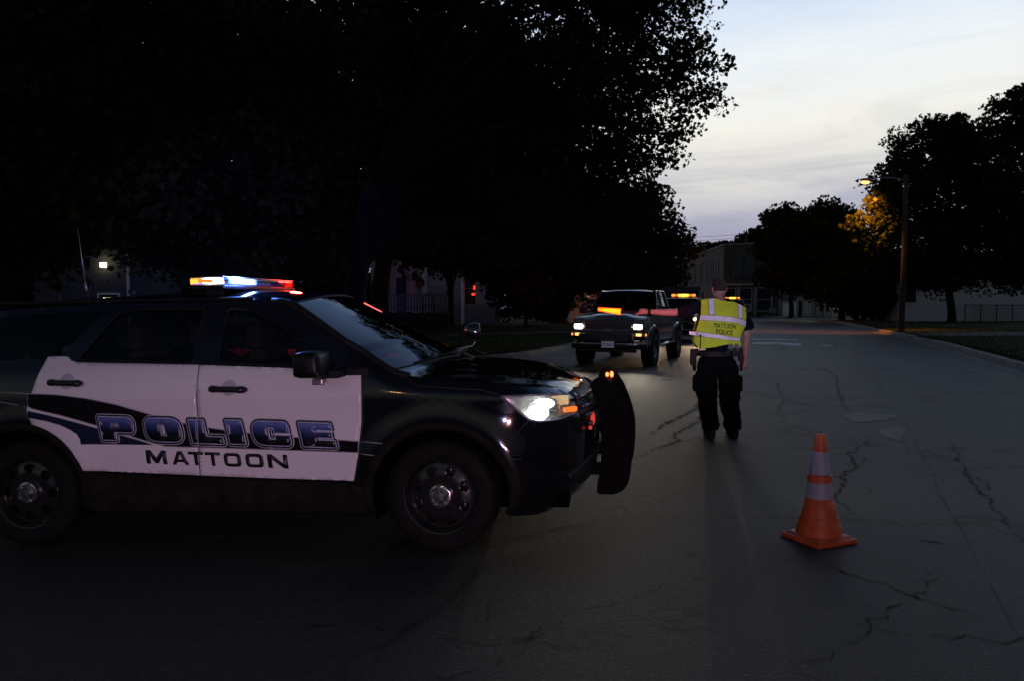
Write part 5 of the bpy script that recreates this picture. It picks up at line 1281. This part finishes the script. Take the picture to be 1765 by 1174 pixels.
# pale garage seen between the right-hand trees
def gable_house(name, label, px0, px1, pyb, pytop, Y, m, cat='house', depth=8., rise=.0, gz_=.1, roofm=None, rz=0., extra=None):
    a = at(px0, pyb, Y); b_ = at(px1, pyb, Y); h = at(px0, pytop, Y).z; L_ = b_.x-a.x
    o = empty(name, (a.x, Y, 0), rz); tag(o, label, cat)
    wl = MB(); wl.prism([(0,0),(L_,0),(L_,h),(L_/2,h+rise),(0,h)], 0, depth); wl.build('wall', m, o)
    rm_ = roofm or mat('roof_shingle', (.05,.05,.05), .9, bump=.4, bscale=12)
    if rise:
        rb = MB()
        for s0, s1 in (((-.4,h-.15),(L_/2,h+rise+.12)),((L_+.4,h-.15),(L_/2,h+rise+.12))):
            vs = [(s0[0],-.35,s0[1]),(s1[0],-.35,s1[1]),(s1[0],depth+.3,s1[1]),(s0[0],depth+.3,s0[1])]; vs += [(x,y,z+.14) for x,y,z in vs]; rb.add(vs, [(3,2,1,0),(4,5,6,7),(0,1,5,4),(1,2,6,5),(2,3,7,6),(3,0,4,7)])
        rb.build('roof', rm_, o)
    else:
        rb = MB(); rb.prism([(-.4,h-.02),(L_+.4,h-.02),(L_+.3,h+.1),(L_*.8,h+1.6),(L_*.2,h+1.6),(-.3,h+.1)], -.4, depth+.4); rb.build('roof', rm_, o)
    return o, L_, h
SIDW = wallmat('siding_white', (.74,.76,.78), board=.18); SIDP = wallmat('siding_pink', (.62,.42,.47), board=.2); SIDG = wallmat('siding_grey', (.66,.66,.72), board=.2)
g1, L_, h = gable_house('garage', 'small pale garage seen in the gap between two right-hand trees', 1392, 1428, 541, 513, 84, wallmat('siding_rose', (.70,.60,.60), board=.2), 'garage', rise=.9)
MB().box((L_/2,-.03,.95),(L_*.55,.05,1.8)).build('garage_door', mat('door_pale', (.45,.40,.40), .6), g1)
g2, L_, h = gable_house('shed', 'white shed standing just left of the pale garage', 1372, 1386, 541, 514, 80, SIDW, 'shed', rise=.5, depth=4); MB().box((L_/2,-.03,.9),(L_*.4,.05,1.6)).build('door', PLBLK, g2)
# white church-like house on the right with its sign and fence
wh_, L_, h = gable_house('white_house', 'long white boarded house behind the right-hand lawn, dark upright windows', 1552, 1830, 549, 478, 62, SIDW, depth=9, rise=0)
for px in (1563, 1573): 
    p = at(px, 500, 62); window(wh_, (p.x-wh_.location.x, -.02, 2.5), (1,0,0), .30, 1.6, mat('shutter_dark', (.02,.02,.022), .6), PANE, bars=False)
sgn = empty('sign_board', gr(1597, 552, .12)); tag(sgn, 'white lettered sign board on two white posts in front of the white house', 'sign')
q = sgn.location; SC = q.y/FPX
for sx in (-1, 1): MB().box((sx*26*SC,0,.85),(.13,.13,1.75), bev=.02).box((sx*26*SC,0,1.75),(.2,.2,.06), bev=.02).build('post', WTRIM, sgn)
MB().box((0,0,1.05),(46*SC,.08,1.0), bev=.02).build('board', mat('board_white', (.55,.56,.55), .5), sgn)
def flat(x0, x1, z0, z1, y): return lambda a, b_: Vector((x0+(x1-x0)*a, y, z0+(z1-z0)*b_))
INK = mat('sign_ink', (.05,.07,.07), .7)
arc = [(-.78,1.36),(-.62,1.43),(-.3,1.49),(0,1.51),(.3,1.49),(.62,1.43),(.78,1.36)]; MB().tube([(x,-.05,z) for x, z in arc], .045, 6).build('sign_arch', INK, sgn)
# its words cannot be read on the photo: lines of rough strokes in their place
r_ = random.Random(3)
for z0, w_ in ((1.20,1.5),(1.02,1.55),(.84,.9)):
    mb = MB(); x = -w_/2
    while x < w_/2: w1 = r_.uniform(.06,.2); mb.box((x+w1/2,-.045,z0),(w1,.006,r_.uniform(.06,.085))); x += w1+.05
    mb.build('sign_lettering', INK, sgn)
def fence(name, label, p0, p1, h, npost, m, kind='chain', cat='fence', pickets=0):
    o = empty(name, p0); tag(o, label, cat); d = Vector(p1)-Vector(p0); d.z = 0; u = d.normalized(); L_ = d.length; M = Matrix(((u.x,-u.y,0,0),(u.y,u.x,0,0),(0,0,1,0),(0,0,0,1)))
    for i in range(npost+1): MB().tube([M @ Vector((L_*i/npost,0,-.1)), M @ Vector((L_*i/npost,0,h+.04))], .04, 8).build('post', m, o, smooth=True)
    MB().tube([M @ Vector((0,0,h)), M @ Vector((L_,0,h))], .03, 6).build('top_rail', m, o)
    if kind == 'chain':
        mb = MB(); n = int(L_/.12)
        for k in range(n):
            x = L_*k/n
            for s in (-1, 1):
                x2 = x+s*h*.6
                if 0 <= x2 <= L_: mb.add([M @ Vector(p) for p in ((x-.006,0,.05),(x+.006,0,.05),(x2+.006,0,h),(x2-.006,0,h))], [(0,1,2,3)])
        mb.build('mesh_panel', m, o)
    for k in range(pickets):
        x = L_*(k+.5)/pickets; mb = MB(); w_ = L_/pickets*.52; mb.prism([(x-w_/2,.08),(x+w_/2,.08),(x+w_/2,h*.9),(x,h+.12),(x-w_/2,h*.9)], -.035, -.01, M=M); mb.build('picket', m, o)
    if pickets: MB().box((L_/2,0,h*.3),(L_,.05,.08), M=M).build('rail', m, o)
    return o
fence('chain_link_fence', 'dark chain-link fence running past the white house to the right edge', gr(1663, 553, .12), gr(1800, 553.5, .12), 1.25, 5, mat('fence_dark', (.015,.02,.02), .6))
# low rail near the garage
fence('rail_fence', 'low dark rail in front of the pale garage', gr(1405, 546, .1), gr(1432, 546.5, .1), 1.1, 2, mat('fence_dark'), kind='rail').location.z = .1
# -------- left side: pink house with a raised deck, white gabled house, white boarded house
ph, L_, h = gable_house('pink_house', 'dim pinkish boarded house behind the raised deck on the left', 640, 716, 540, 436, 44, SIDP, depth=7, rise=0)
window(ph, (L_*.25,-.02,2.6), (1,0,0), .5, 1.1, mat('shutter_dark'), PANE); MB().box((L_*.68,-.03,1.9),(.55,.05,2.1)).build('door', mat('door_dark', (.015,.013,.012), .6), ph)
MB().box((L_*.72,-.06,3.6),(.10,.10,4.2)).build('downpipe', mat('pipe_dark', (.04,.03,.03), .6), ph)
wg, L_, h = gable_house('gabled_house', 'white gabled house with green roof beyond the picket fence', 727, 795, 540, 466, 52, SIDW, depth=9, rise=1.35, roofm=mat('roof_green', (.05,.12,.10), .8))
MB().prism([(-.1,h-.02),(L_+.1,h-.02),(L_/2,h+1.25)], -.10, -.04).build('gable_panel', mat('gable_dark', (.10,.10,.12), .8), wg)
MB().box((L_/2,-.12,h-.05),(L_+.5,.10,.14)).build('fascia_board', WTRIM, wg)
wh2, L_, h = gable_house('boarded_house', 'pale boarded house wall with one dark window left of the round bush', 786, 862, 538, 462, 56, SIDG, depth=7, rise=0)
p = at(808, 501, 56); wx = window(wh2, (p.x-wh2.location.x,-.02,2.55), (1,0,0), .95, 2.2, WTRIM, PANE)
# red reflections in the window, put in as small glowing shapes
mb = MB(); ellipsoid(mb, (at(817.5,495,56).x-wh2.location.x,-.10,at(817,495,56).z),(.06,.04,.17),10); mb.build('red_reflection', glow('red_reflection_glow', (1.,.03,.01), 2.5), wx, smooth=True)
mb = MB(); ellipsoid(mb, (at(816,506.5,56).x-wh2.location.x,-.10,at(817,506.5,56).z),(.13,.04,.09),10); mb.build('red_reflection', glow('red_reflection_glow'), wx, smooth=True)
wh3, L_, h = gable_house('bungalow', 'white bungalow behind the dark pickup, with a small lit window', 983, 1052, 545, 502, 58, SIDG, depth=7, rise=0)
p = at(1014, 508, 58); MB().box((p.x-wh3.location.x,-.03,2.15),(.17,.04,.36)).build('lit_pane', glow('window_lit', (1.,.5,.32), .34), wh3)
p = at(1019, 522, 58); window(wh3, (p.x-wh3.location.x,-.02,1.45), (1,0,0), .75, .7, WTRIM, PANE)
# raised deck with picket railing
dk = empty('wooden_deck', at(640, 545, 40.5)); dk.location.z = 0; tag(dk, 'dark raised deck with a step in front of the pink house', 'deck')
W_ = at(772, 540, 40.5).x-dk.location.x; DWD = mat('dark_timber', (.03,.024,.02), .8, noise_amt=.3)
MB().box((W_/2,1.2,.95),(W_,2.6,.16)).build('platform', DWD, dk)
MB().box((W_/2,.02,.45),(W_,.08,.82)).build('skirt_board', DWD, dk)
for k in range(5): MB().box((W_*k/4,-.04,.55),(.16,.16,1.1)).build('post', DWD, dk)
f = fence('picket_fence', 'row of weathered pickets along the raised deck, beside the tree trunk', (dk.location.x+.1, 40.3, 1.02), (dk.location.x+W_, 40.3, 1.02), .92, 3, mat('picket_pale', (.20,.18,.21), .8), kind='rail', pickets=26)
ch = empty('garden_chair', at(738, 515, 39.8)); ch.location.z = 1.03; tag(ch, 'dark garden chair on the raised deck in front of the pickets', 'chair')
MB().tube([(-.25,0,0),(-.28,0,.75),(-.1,0,1.0),(.2,0,.98),(.28,0,.7),(.30,0,0)], .035, 8).build('frame', mat('frame_dark'), ch, smooth=True); MB().box((0,-.05,.42),(.5,.45,.05), bev=.01).build('seat', mat('frame_dark'), ch)
# stop sign, seen from behind the deck edge
ss = empty('stop_sign', gr(724, 566, .12)); tag(ss, 'small red octagonal sign on a post beside the deck', 'road sign')
zc = at(724, 490, ss.location.y).z; MB().tube([(0,0,0),(0,0,zc+.1)], .03, 8).build('post', mat('post_steel', (.12,.12,.12), .5, .6), ss)
MB().lathe([(.001,0),(.30,0),(.30,.012),(.001,.012)], 8, axis='y', M=Matrix.Translation((0,-.05,zc)) @ Matrix.Rotation(R(22.5), 4, 'Y')).build('plate', mat('sign_red', (.20,.02,.03), .5), ss)
# house far left with a porch lamp
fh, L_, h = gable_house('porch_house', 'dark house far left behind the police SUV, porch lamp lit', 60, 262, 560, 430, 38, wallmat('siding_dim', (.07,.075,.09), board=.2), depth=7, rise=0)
p = at(178, 456, 37.8); x = p.x-fh.location.x
mb = MB(); mb.box((x,-.2,p.z),(.28,.16,.24), bev=.04); mb.build('porch_lamp', glow('porch_lamp_glow', (1.,.85,.45), 5.), fh)
x_porch, p_porch = x, p.z
MB().box((x,-.09,p.z+.02),(.14,.08,.14)).build('lamp_bracket', PLBLK, fh)
window(fh, (x+.15,-.02,1.5), (1,0,0), .9, .9, WTRIM, PANE)
MB().box((x+1.1,-.05,2.4),(.12,.12,4.4)).build('corner_board', WTRIM, fh)
# ------------------------------------------------------------ poles
PW_ = mat('pole_wood', (.055,.048,.042), .85, noise_amt=.4, nscale=3, bump=.5, bscale=20)
sl = empty('street_lamp', gr(1553.5, 571, .12)); tag(sl, 'wooden street lamp pole with a lit orange lamp, in front of the right-hand tree', 'street lamp')
Yp = sl.location.y; zt2 = at(1558, 300, Yp).z; z0 = sl.location.z
MB().tube([(0,0,-.1),(.04,0,zt2/2),(.06,0,zt2-z0)], [.15,.125,.10], 12).build('pole', PW_, sl, smooth=True)
la = at(1492, 314, Yp); x = la.x-sl.location.x; z = la.z-z0
MB().tube([(.05,-.05,z+.10),(-.6,-.05,z+.22),(x+.5,-.05,z+.24),(x+.15,-.05,z+.14)], .032, 8).build('arm', mat('arm_grey', (.2,.2,.2), .4, .7), sl, smooth=True)
mb = MB(); ellipsoid(mb, (x+.02,-.05,z+.13), (.34,.15,.09)); mb.build('lamp_hood', mat('hood_grey', (.25,.25,.25), .5), sl, smooth=True)
mb = MB(); ellipsoid(mb, (x-.04,-.05,z+.015), (.22,.125,.10)); mb.build('lamp_globe', glow('sodium', (1.,.42,.12), 3.2), sl, smooth=True)
SODIUM_POS = Vector((la.x-.04, Yp-.05, la.z-.16))
up = empty('utility_pole', gr(1284, 541, .1)); tag(up, 'slim utility pole standing in front of the brick building', 'utility pole')
Yu = up.location.y; zu = at(1284, 400, Yu).z
MB().tube([(0,0,-.1),(0,0,zu)], [.16,.11], 10).build('pole', PW_, up, smooth=True); MB().box((0,0,zu-.35),(1.5,.10,.12)).build('crossarm', PW_, up)
for sx in (-.6,0,.6): MB().lathe([(.05,0),(.05,.1),(.02,.16),(.001,.16)], 8, M=Matrix.Translation((sx,0,zu-.29+(.3 if sx == 0 else 0)))).build('insulator', mat('insulator', (.1,.1,.1), .3), up)
for i, (ya, yb) in enumerate(((402,405),(408,411),(414.5,417))):
    a = at(1284, ya, Yu); b_ = at(1100, ya+2, Yu+14); pts = []
    for k in range(13):
        s = k/12; p = a.lerp(b_, s); p.z -= 1.1*4*s*(1-s)*.35; pts.append(p)
    tag(MB().tube(pts, .022, 4).build('overhead_wire', PLBLK), ('topmost', 'middle', 'lowest')[i]+' of the three overhead wires running left from the utility pole', 'wire', 'overhead wires')
# ------------------------------------------------------------ trees: trunk with limbs, crown of thousands of leaves in clumps
def leafmat(name, c0, c1):
    m = bpy.data.materials.new(name); m.use_nodes = True; t = m.node_tree; t.nodes.clear(); o = nd(t, 'ShaderNodeOutputMaterial')
    c = nd(t, 'ShaderNodeTexCoord'); n = nd(t, 'ShaderNodeTexNoise', ins={'Scale': .9, 'Detail': 4.}); t.links.new(c.outputs['Object'], n.inputs['Vector']); r = ramp(t, [(.3, c0), (.7, c1)]); t.links.new(n.outputs['Fac'], r.inputs[0])
    d = nd(t, 'ShaderNodeBsdfDiffuse'); tl = nd(t, 'ShaderNodeBsdfTranslucent'); mx_ = nd(t, 'ShaderNodeMixShader'); mx_.inputs[0].default_value = .22
    t.links.new(r.outputs[0], d.inputs[0]); t.links.new(r.outputs[0], tl.inputs[0]); t.links.new(d.outputs[0], mx_.inputs[1]); t.links.new(tl.outputs[0], mx_.inputs[2]); t.links.new(mx_.outputs[0], o.inputs[0])
    return m
LEAF = leafmat('leaves_dark', (.016,.024,.008), (.042,.055,.016)); LEAF2 = leafmat('leaves_olive', (.026,.030,.014), (.060,.062,.030))
BARK = mat('bark', (.013,.011,.010), .95, noise_amt=.5, nscale=4, bump=1., bscale=14)
SH = np.array([(0,-.5),(.22,-.30),(.52,-.22),(.30,.02),(.42,.34),(.13,.24),(0,.56),(-.13,.24),(-.42,.34),(-.30,.02),(-.52,-.22),(-.22,-.30)])
SH4 = np.array([(0,-.55),(.36,-.05),(0,.55),(-.36,-.05)])
def leaves(name, pts, size, m, parent, rs, shape=SH):
    n = len(pts); K = len(shape); pts = np.asarray(pts)
    a = rs.normal(size=(n, 3)); a /= np.linalg.norm(a, axis=1)[:, None]; b_ = rs.normal(size=(n, 3)); b_ -= a*(a*b_).sum(1)[:, None]; b_ /= np.linalg.norm(b_, axis=1)[:, None]
    s = size*rs.uniform(.6, 1.35, n)[:, None, None]
    V = pts[:, None, :]+s*(a[:, None, :]*shape[None, :, 0, None]+b_[:, None, :]*shape[None, :, 1, None])
    # fold each leaf a little
    nn = np.cross(a, b_); V += nn[:, None, :]*s*(np.abs(shape[:, 0])*.45)[None, :, None]
    me = bpy.data.meshes.new(name); me.vertices.add(n*K); me.vertices.foreach_set('co', V.reshape(-1).astype(np.float32)); me.loops.add(n*K); me.loops.foreach_set('vertex_index', np.arange(n*K, dtype=np.int32))
    me.polygons.add(n); me.polygons.foreach_set('loop_start', np.arange(0, n*K, K, dtype=np.int32)); me.update(calc_edges=True); me.validate()
    return link(name, me, m, parent)
def crown_pts(blobs, n, rs, clump=.55, dens=70, shell=.35):
    """blobs: (centre, (rx,ry,rz)); clumps sit mostly towards each blob's surface"""
    vol = np.array([b_[1][0]*b_[1][1]*b_[1][2] for b_ in blobs])**.75; vol /= vol.sum(); out = []
    per = max(1, n//dens)
    for (c_, r_), w_ in zip(blobs, vol):
        k = max(3, int(per*w_)); d = rs.normal(size=(k, 3)); d /= np.linalg.norm(d, axis=1)[:, None]; rad = (shell+(1-shell)*rs.random(k))**.7
        cc = np.array(c_)+d*rad[:, None]*np.array(r_)
        for q_ in cc:
            m_ = int(dens*rs.uniform(.5, 1.5)); cs = clump*rs.uniform(.6, 1.5); g_ = rs.normal(size=(m_, 3)); ln = np.linalg.norm(g_, axis=1); g_ *= (np.minimum(ln, 1.55)/ln)[:, None]; out.append(q_+g_*np.array([cs, cs, cs*.55]))
    return np.concatenate(out)
def tree(name, label, base, blobs, n, size, seed, tr=.4, cat='tree', group=None, m=None, clump=.55, dens=70, limbs=14, shape=SH, fork=.35, shell=.35, trunk_top=None):
    rs = np.random.RandomState(seed); r = random.Random(seed); o = empty(name, base); tag(o, label, cat, group); base = Vector(base)
    bl = [(tuple(Vector(c_)-base), r_) for c_, r_ in blobs]
    P_ = crown_pts(bl, n, rs, clump, dens, shell); leaves('crown', P_, size, m or LEAF, o, rs, shape)
    zc = min(c_[2]-r_[2] for c_, r_ in bl); ctr = Vector(np.mean([c_ for c_, r_ in bl], axis=0)); top_ = Vector(trunk_top)-base if trunk_top else Vector((ctr.x*.25, ctr.y*.25, max(1.2, zc+(ctr.z-zc)*fork)))
    mb = MB(); k = 7
    tp = [Vector((0,0,-.2))]+[Vector((top_.x*(s/k)**1.3+r.uniform(-.06,.06), top_.y*(s/k)**1.3, top_.z*s/k)) for s in range(k+1)]
    mb.tube(tp, [tr*1.45]+[tr*(1.15 if s == 0 else 1-.35*s/k) for s in range(k+1)], 12)
    tips = list(P_[rs.randint(0, len(P_), limbs)])
    for i, tpt in enumerate(tips):
        tpt = Vector(tpt); st = Vector(tp[(-1, -2, -1, -3, -2, -4)[i % 6]]); mid = st.lerp(tpt, .45)+Vector((r.uniform(-.5,.5), r.uniform(-.5,.5), (tpt-st).length*.22))
        pts = [st, st.lerp(mid, .5)+Vector((0,0,.1)), mid, mid.lerp(tpt, .5)+Vector((r.uniform(-.3,.3),0,r.uniform(-.1,.3))), tpt]; r0 = tr*r.uniform(.22,.45)
        mb.tube(pts, [r0, r0*.8, r0*.55, r0*.3, .02], 7)
        for j in range(3):
            s_ = mid.lerp(tpt, .2+.25*j); e_ = s_+Vector((r.uniform(-1,1), r.uniform(-1,1), r.uniform(-.2,1)))*(.6+.06*(tpt-st).length); mb.tube([s_, s_.lerp(e_, .5)+Vector((0,0,.08)), e_], [r0*.28, r0*.18, .01], 5)
    mb.build('trunk', BARK, o, autosm=60)
    return o
def B(px, py, Y, r, ry=None, sq=.8):
    """a leafy mass at a photographed place; r in photo pixels"""
    k = Y/FPX; c_ = at(px, py, Y); return (tuple(c_), (r*k, (ry or r)*k, r*k*sq))
# --- A: the big maple whose right side stands against the sky
YA = 22.
tree('maple_tree', 'large maple whose right-hand crown reaches across the sky above the dark pickup', gr(604, 588, .12),
     [B(1130,60,YA,95), B(1185,110,YA-1,62), B(1205,175,YA,45), B(1130,185,YA+1,85), B(1160,25,YA,62), B(1040,60,YA+1,110), B(1055,190,YA-1,95), B(1110,262,YA,72), B(1062,300,YA,75), B(985,250,YA,110), B(1010,345,YA+1,80), B(1085,352,YA,48), B(930,120,YA,130), B(900,300,YA,110), B(1010,-60,YA,160), B(1150,-60,YA,80)],
     40000, .12, 11, tr=.42, clump=.32, dens=60, limbs=60, trunk_top=tuple(at(640,330,YA)), shell=.4)
tree('maple_tree', 'dense dark maple over the middle of the picture, trunk just right of the light bar', gr(650, 572, .12),
     [B(800,80,YA+3,190), B(640,60,YA+2,210), B(700,230,YA+4,150), B(830,260,YA+3,150), B(560,220,YA+5,150), B(780,360,YA+4,105), B(900,380,YA+4,95), B(600,360,YA+6,90), B(900,200,YA+5,150)],
     46000, .20, 12, tr=.50, clump=.6, dens=80, limbs=34, shell=.1)
tree('maple_tree', 'black leafy maple filling the upper left corner', Vector((-11.5, 17, .1)),
     [B(60,60,16,230), B(260,40,17,240), B(430,60,18,220), B(120,260,17,200), B(-60,250,16,200), B(330,230,19,200), B(480,200,20,180), B(40,400,17,120)],
     50000, .18, 13, tr=.45, clump=.55, dens=90, limbs=24, shell=.1)
tree('broad_tree', 'dense tree behind the light bar, its lower leaves catching blue light', Vector((-9.2, 24, .1)),
     [B(330,360,24,120), B(450,330,25,120), B(540,420,24,75), B(420,430,23,105,sq=.95), B(300,440,25,60), B(220,330,26,120), B(520,340,26,110)],
     30000, .17, 14, tr=.35, clump=.45, dens=80, limbs=16, shell=.1)
# --- B: lower, brownish crowns right of centre, above the pickup
tree('broad_tree', 'brownish tree behind the pickup with a thick dark trunk', gr(962, 556, .12),
     [B(960,430,46,130), B(1060,420,46,105), B(1125,405,46,62), B(1158,425,47,32), B(1100,455,46,70,sq=.55), B(880,430,46,100), B(1000,370,48,120), B(1110,365,47,60), B(1180,437,48,16), B(1020,470,46,55)],
     36000, .24, 15, tr=.62, m=LEAF2, clump=.75, dens=80, limbs=26, shell=.2)
tree('broad_tree', 'leafy tree above the deck between the pink house and the pale boarded house', gr(776, 560, .12),
     [B(790,400,40,80), B(740,420,41,60), B(850,420,41,70), B(700,380,42,80), B(820,448,41,40,sq=.6)], 14000, .26, 16, tr=.26, clump=.6, dens=70, limbs=12, shell=.15)
tree('round_bush', 'dark rounded bush on the lawn behind the bonnet of the police SUV', gr(905, 560, .12),
     [B(880,505,50,42,sq=1.), B(915,500,50,48,sq=1.), B(950,512,51,40,sq=.9), B(895,528,49,40,sq=.6), B(940,532,50,35,sq=.5)], 15000, .17, 17, tr=.12, cat='bush', clump=.34, dens=60, limbs=14, shape=SH4)
# left backdrop trees standing behind the houses
for i, (px, py, Y, r_, lab) in enumerate(((60,330,52,190,'far tree behind the porch house, at the left edge'), (300,300,60,200,'far tree beyond the roof antenna of the police SUV'), (560,360,62,160,'far tree beyond the pink house, left of its roof'), (800,330,66,170,'far tree above the gabled house'), (1000,400,74,120,'far tree behind the bungalow'))):
    c_ = at(px, py, Y); tree('far_tree', lab, Vector((c_.x, Y, .1)), [B(px,py,Y,r_*.62), B(px-r_*.5,py+r_*.25,Y,r_*.5), B(px+r_*.5,py+r_*.2,Y,r_*.5), B(px,py+r_*.55,Y,r_*.5), B(px-.2*r_,py-.5*r_,Y,.45*r_)], 11000, .55, 40+i, tr=.4, group='far trees behind the houses', clump=1.1, dens=60, limbs=10, shape=SH4, shell=.05)
# --- right-hand trees
YE = 50.
tree('maple_tree', 'big maple right of the street lamp, leaves on its left lit orange', gr(1641, 556, .12),
     [B(1600,265,YE,72), B(1665,250,YE+1,62), B(1560,320,YE-1.5,62), B(1510,390,41.8,34), B(1535,350,41.5,32), B(1520,425,42.5,26), B(1550,400,43.5,38), B(1540,330,44,26), B(1502,352,41.2,22), B(1520,318,42,16), B(1640,340,YE,95), B(1700,300,YE+1,65), B(1580,420,YE,75), B(1680,420,YE,85), B(1720,380,YE,60), B(1540,440,YE,50), B(1620,225,YE,35), B(1482,385,42,14), B(1640,470,YE,100,sq=.35), B(1530,462,YE,30)],
     52000, .21, 21, tr=.30, clump=.42, dens=60, limbs=34, shell=.35)
tree('elm_tree', 'tall loose tree cut off by the right edge of the picture', gr(1800, 566, .12),
     [B(1760,200,44,50,sq=1.1), B(1790,280,44,60), B(1735,240,45,28), B(1750,340,45,55), B(1800,400,45,70), B(1750,165,45,20), B(1830,200,45,60), B(1770,440,45,50), B(1745,480,45,30)],
     20000, .22, 22, tr=.32, clump=.42, dens=45, limbs=26, shell=.3)
tree('round_tree', 'dark spreading tree left of the pole, its short trunk near the shed', gr(1363, 546, .12),
     [B(1365,400,72,48), B(1342,430,72,36), B(1400,420,72,55), B(1352,378,73,28), B(1330,470,71,16,sq=.9), B(1380,465,72,60,sq=.6), B(1430,400,73,42), B(1350,480,71,42,sq=.5)],
     26000, .36, 23, tr=.26, clump=.62, dens=60, limbs=18, shell=.3)
tree('round_tree', 'dark bushy tree behind the street lamp arm, foliage almost to the ground', gr(1450, 550, .12),
     [B(1440,390,66,42), B(1462,430,66,48), B(1480,470,65,50), B(1450,500,66,50,sq=.7), B(1500,505,65,55,sq=.75), B(1420,370,67,24), B(1535,500,64,40)],
     26000, .32, 24, tr=.30, clump=.6, dens=60, limbs=16, shell=.2)
for i, (px, w_, py, lab) in enumerate(((1225,22,424,'far tree on the skyline left of the brick building roof'), (1262,28,418,'far tree on the skyline above the brick building'), (1302,26,402,'far tree on the skyline just right of the utility pole'))):
    Y = 150; c_ = at(px, py, Y); tree('far_tree', lab, Vector((c_.x, Y, .1)), [B(px,py+6,Y,w_*.7), B(px-w_*.6,py+12,Y,w_*.6), B(px+w_*.6,py+10,Y,w_*.6), B(px,py+25,Y,w_)], 5000, .55, 60+i, tr=.4, group='skyline trees', clump=.8, dens=50, limbs=5, shape=SH4)
# foliage mass at the foot of the brick building's left side
tree('low_tree', 'low greyish tree between the pickup and the brick building', gr(1120, 547, .12),
     [B(1120,470,80,45,sq=.8), B(1150,480,82,30,sq=1.2), B(1085,480,78,40), B(1140,510,80,40,sq=.6)], 9000, .4, 70, tr=.2, m=LEAF2, clump=.7, dens=50, limbs=8, shape=SH4)

for i, (px, Y, w_, lab) in enumerate(((20,46,80,'low dark bush behind the rear of the police SUV, by the left edge'), (235,50,60,'low dark bush between the porch house and the light bar'), (330,44,70,'low dark bush right behind the light bar'), (480,46,90,'low dark bush behind the police SUV windscreen header'), (590,46,60,'low dark bush left of the pink house'))):
    c_ = at(px, 500, Y); tree('low_bush', lab, Vector((c_.x, Y, .1)), [B(px,500,Y,w_*.6,sq=.8), B(px-w_*.6,515,Y,w_*.5,sq=.8), B(px+w_*.6,510,Y,w_*.5,sq=.8), B(px,460,Y,w_*.45)], 6000, .3, 80+i, tr=.1, cat='bush', group='bushes behind the police SUV', clump=.6, dens=50, limbs=5, shape=SH4, shell=.05)
# ------------------------------------------------------------ lamps that burn in the photographed place
cw_ = lambda x, y, z: CARM @ Vector((x, y, z))
# light bar
lamp('beacon_blue', 'POINT', cw_(LBX+.14, -.34, 1.86), 60., (.10,.24,1.), shadow_soft_size=.05)
lamp('beacon_rear_blue', 'SPOT', cw_(LBX, .10, 1.90), 2600., (.02,.07,1.), shadow_soft_size=.06, spot_size=R(34), spot_blend=1., aim=at(430, 440, 24))
lamp('beacon_rear_amber', 'SPOT', cw_(LBX, -.3, 1.92), 260., (1.,.45,.2), shadow_soft_size=.06, spot_size=R(34), spot_blend=1., aim=at(370, 430, 24))
lamp('beacon_red', 'POINT', cw_(LBX+.16, .60, 1.86), 10., (1.,.04,.03), shadow_soft_size=.05)
# head lamps of the patrol car
lamp('low_beam', 'SPOT', cw_(1.25, .70, .88), 30., (1.,.97,.86), shadow_soft_size=.05, spot_size=R(70), spot_blend=.8, aim=cw_(9, 1.0, -.2))
# pickup head lamps
def tw(t, x, y, z): return t.location+Matrix.Rotation(t.rotation_euler.z, 3, 'Z') @ Vector((x, y, z))
for sg in (-1, 1):
    lamp('pickup_beam', 'SPOT', tw(pk, 1.0, sg*.73, 1.02), 110., (1.,.86,.66), shadow_soft_size=.05, spot_size=R(76), spot_blend=.9, aim=tw(pk, 12, sg*1.2, -.2))
    lamp('queue_beam', 'SPOT', tw(pk2, 1.0, sg*.70, .95), 300., (1.,.66,.36), shadow_soft_size=.05, spot_size=R(40), spot_blend=1., aim=tw(pk2, 14, sg*.8-1.5, -.4))
# the sodium street lamp
lamp('sodium_light', 'SPOT', SODIUM_POS, 3600., (1.,.27,.02), shadow_soft_size=.15, spot_size=R(112), spot_blend=.6, aim=SODIUM_POS+Vector((.05,.75,-.75)))
# porch lamp
lamp('porch_light', 'POINT', fh.location+Vector((x_porch, -.5, p_porch)), 2.5, (1.,.8,.45), shadow_soft_size=.06)
# behind the camera stand another patrol car and a sodium street lamp: they show as glints on the doors and bumpers
lamp('patrol_spot', 'SPOT', (.9, -7.5, 1.3), 3500., (.82,.62,1.), shadow_soft_size=.06, spot_size=R(8), spot_blend=1., aim=(2.3, 9.3, 1.5))
lamp('arm_red_spot', 'SPOT', (1.9, -8., 1.2), 8000., (1.,.10,.14), shadow_soft_size=.05, spot_size=R(3.6), spot_blend=1., aim=at(1135, 535, 9.4))  # added narrow red beam, there only to redden the officer's arm
lamp('patrol_red', 'SPOT', (1.4, -8., 1.0), 980., (1.,.40,.46), shadow_soft_size=.03, spot_size=R(34), spot_blend=1., aim=(-1.1, 6, .0))
lamp('patrol_blue', 'SPOT', (.5, -8., 1.0), 880., (.52,.52,1.), shadow_soft_size=.03, spot_size=R(34), spot_blend=1., aim=(-1.1, 6, .0))
lamp('rear_sodium', 'POINT', (-7., -10., 6.5), 70., (1.,.52,.2), shadow_soft_size=.15)
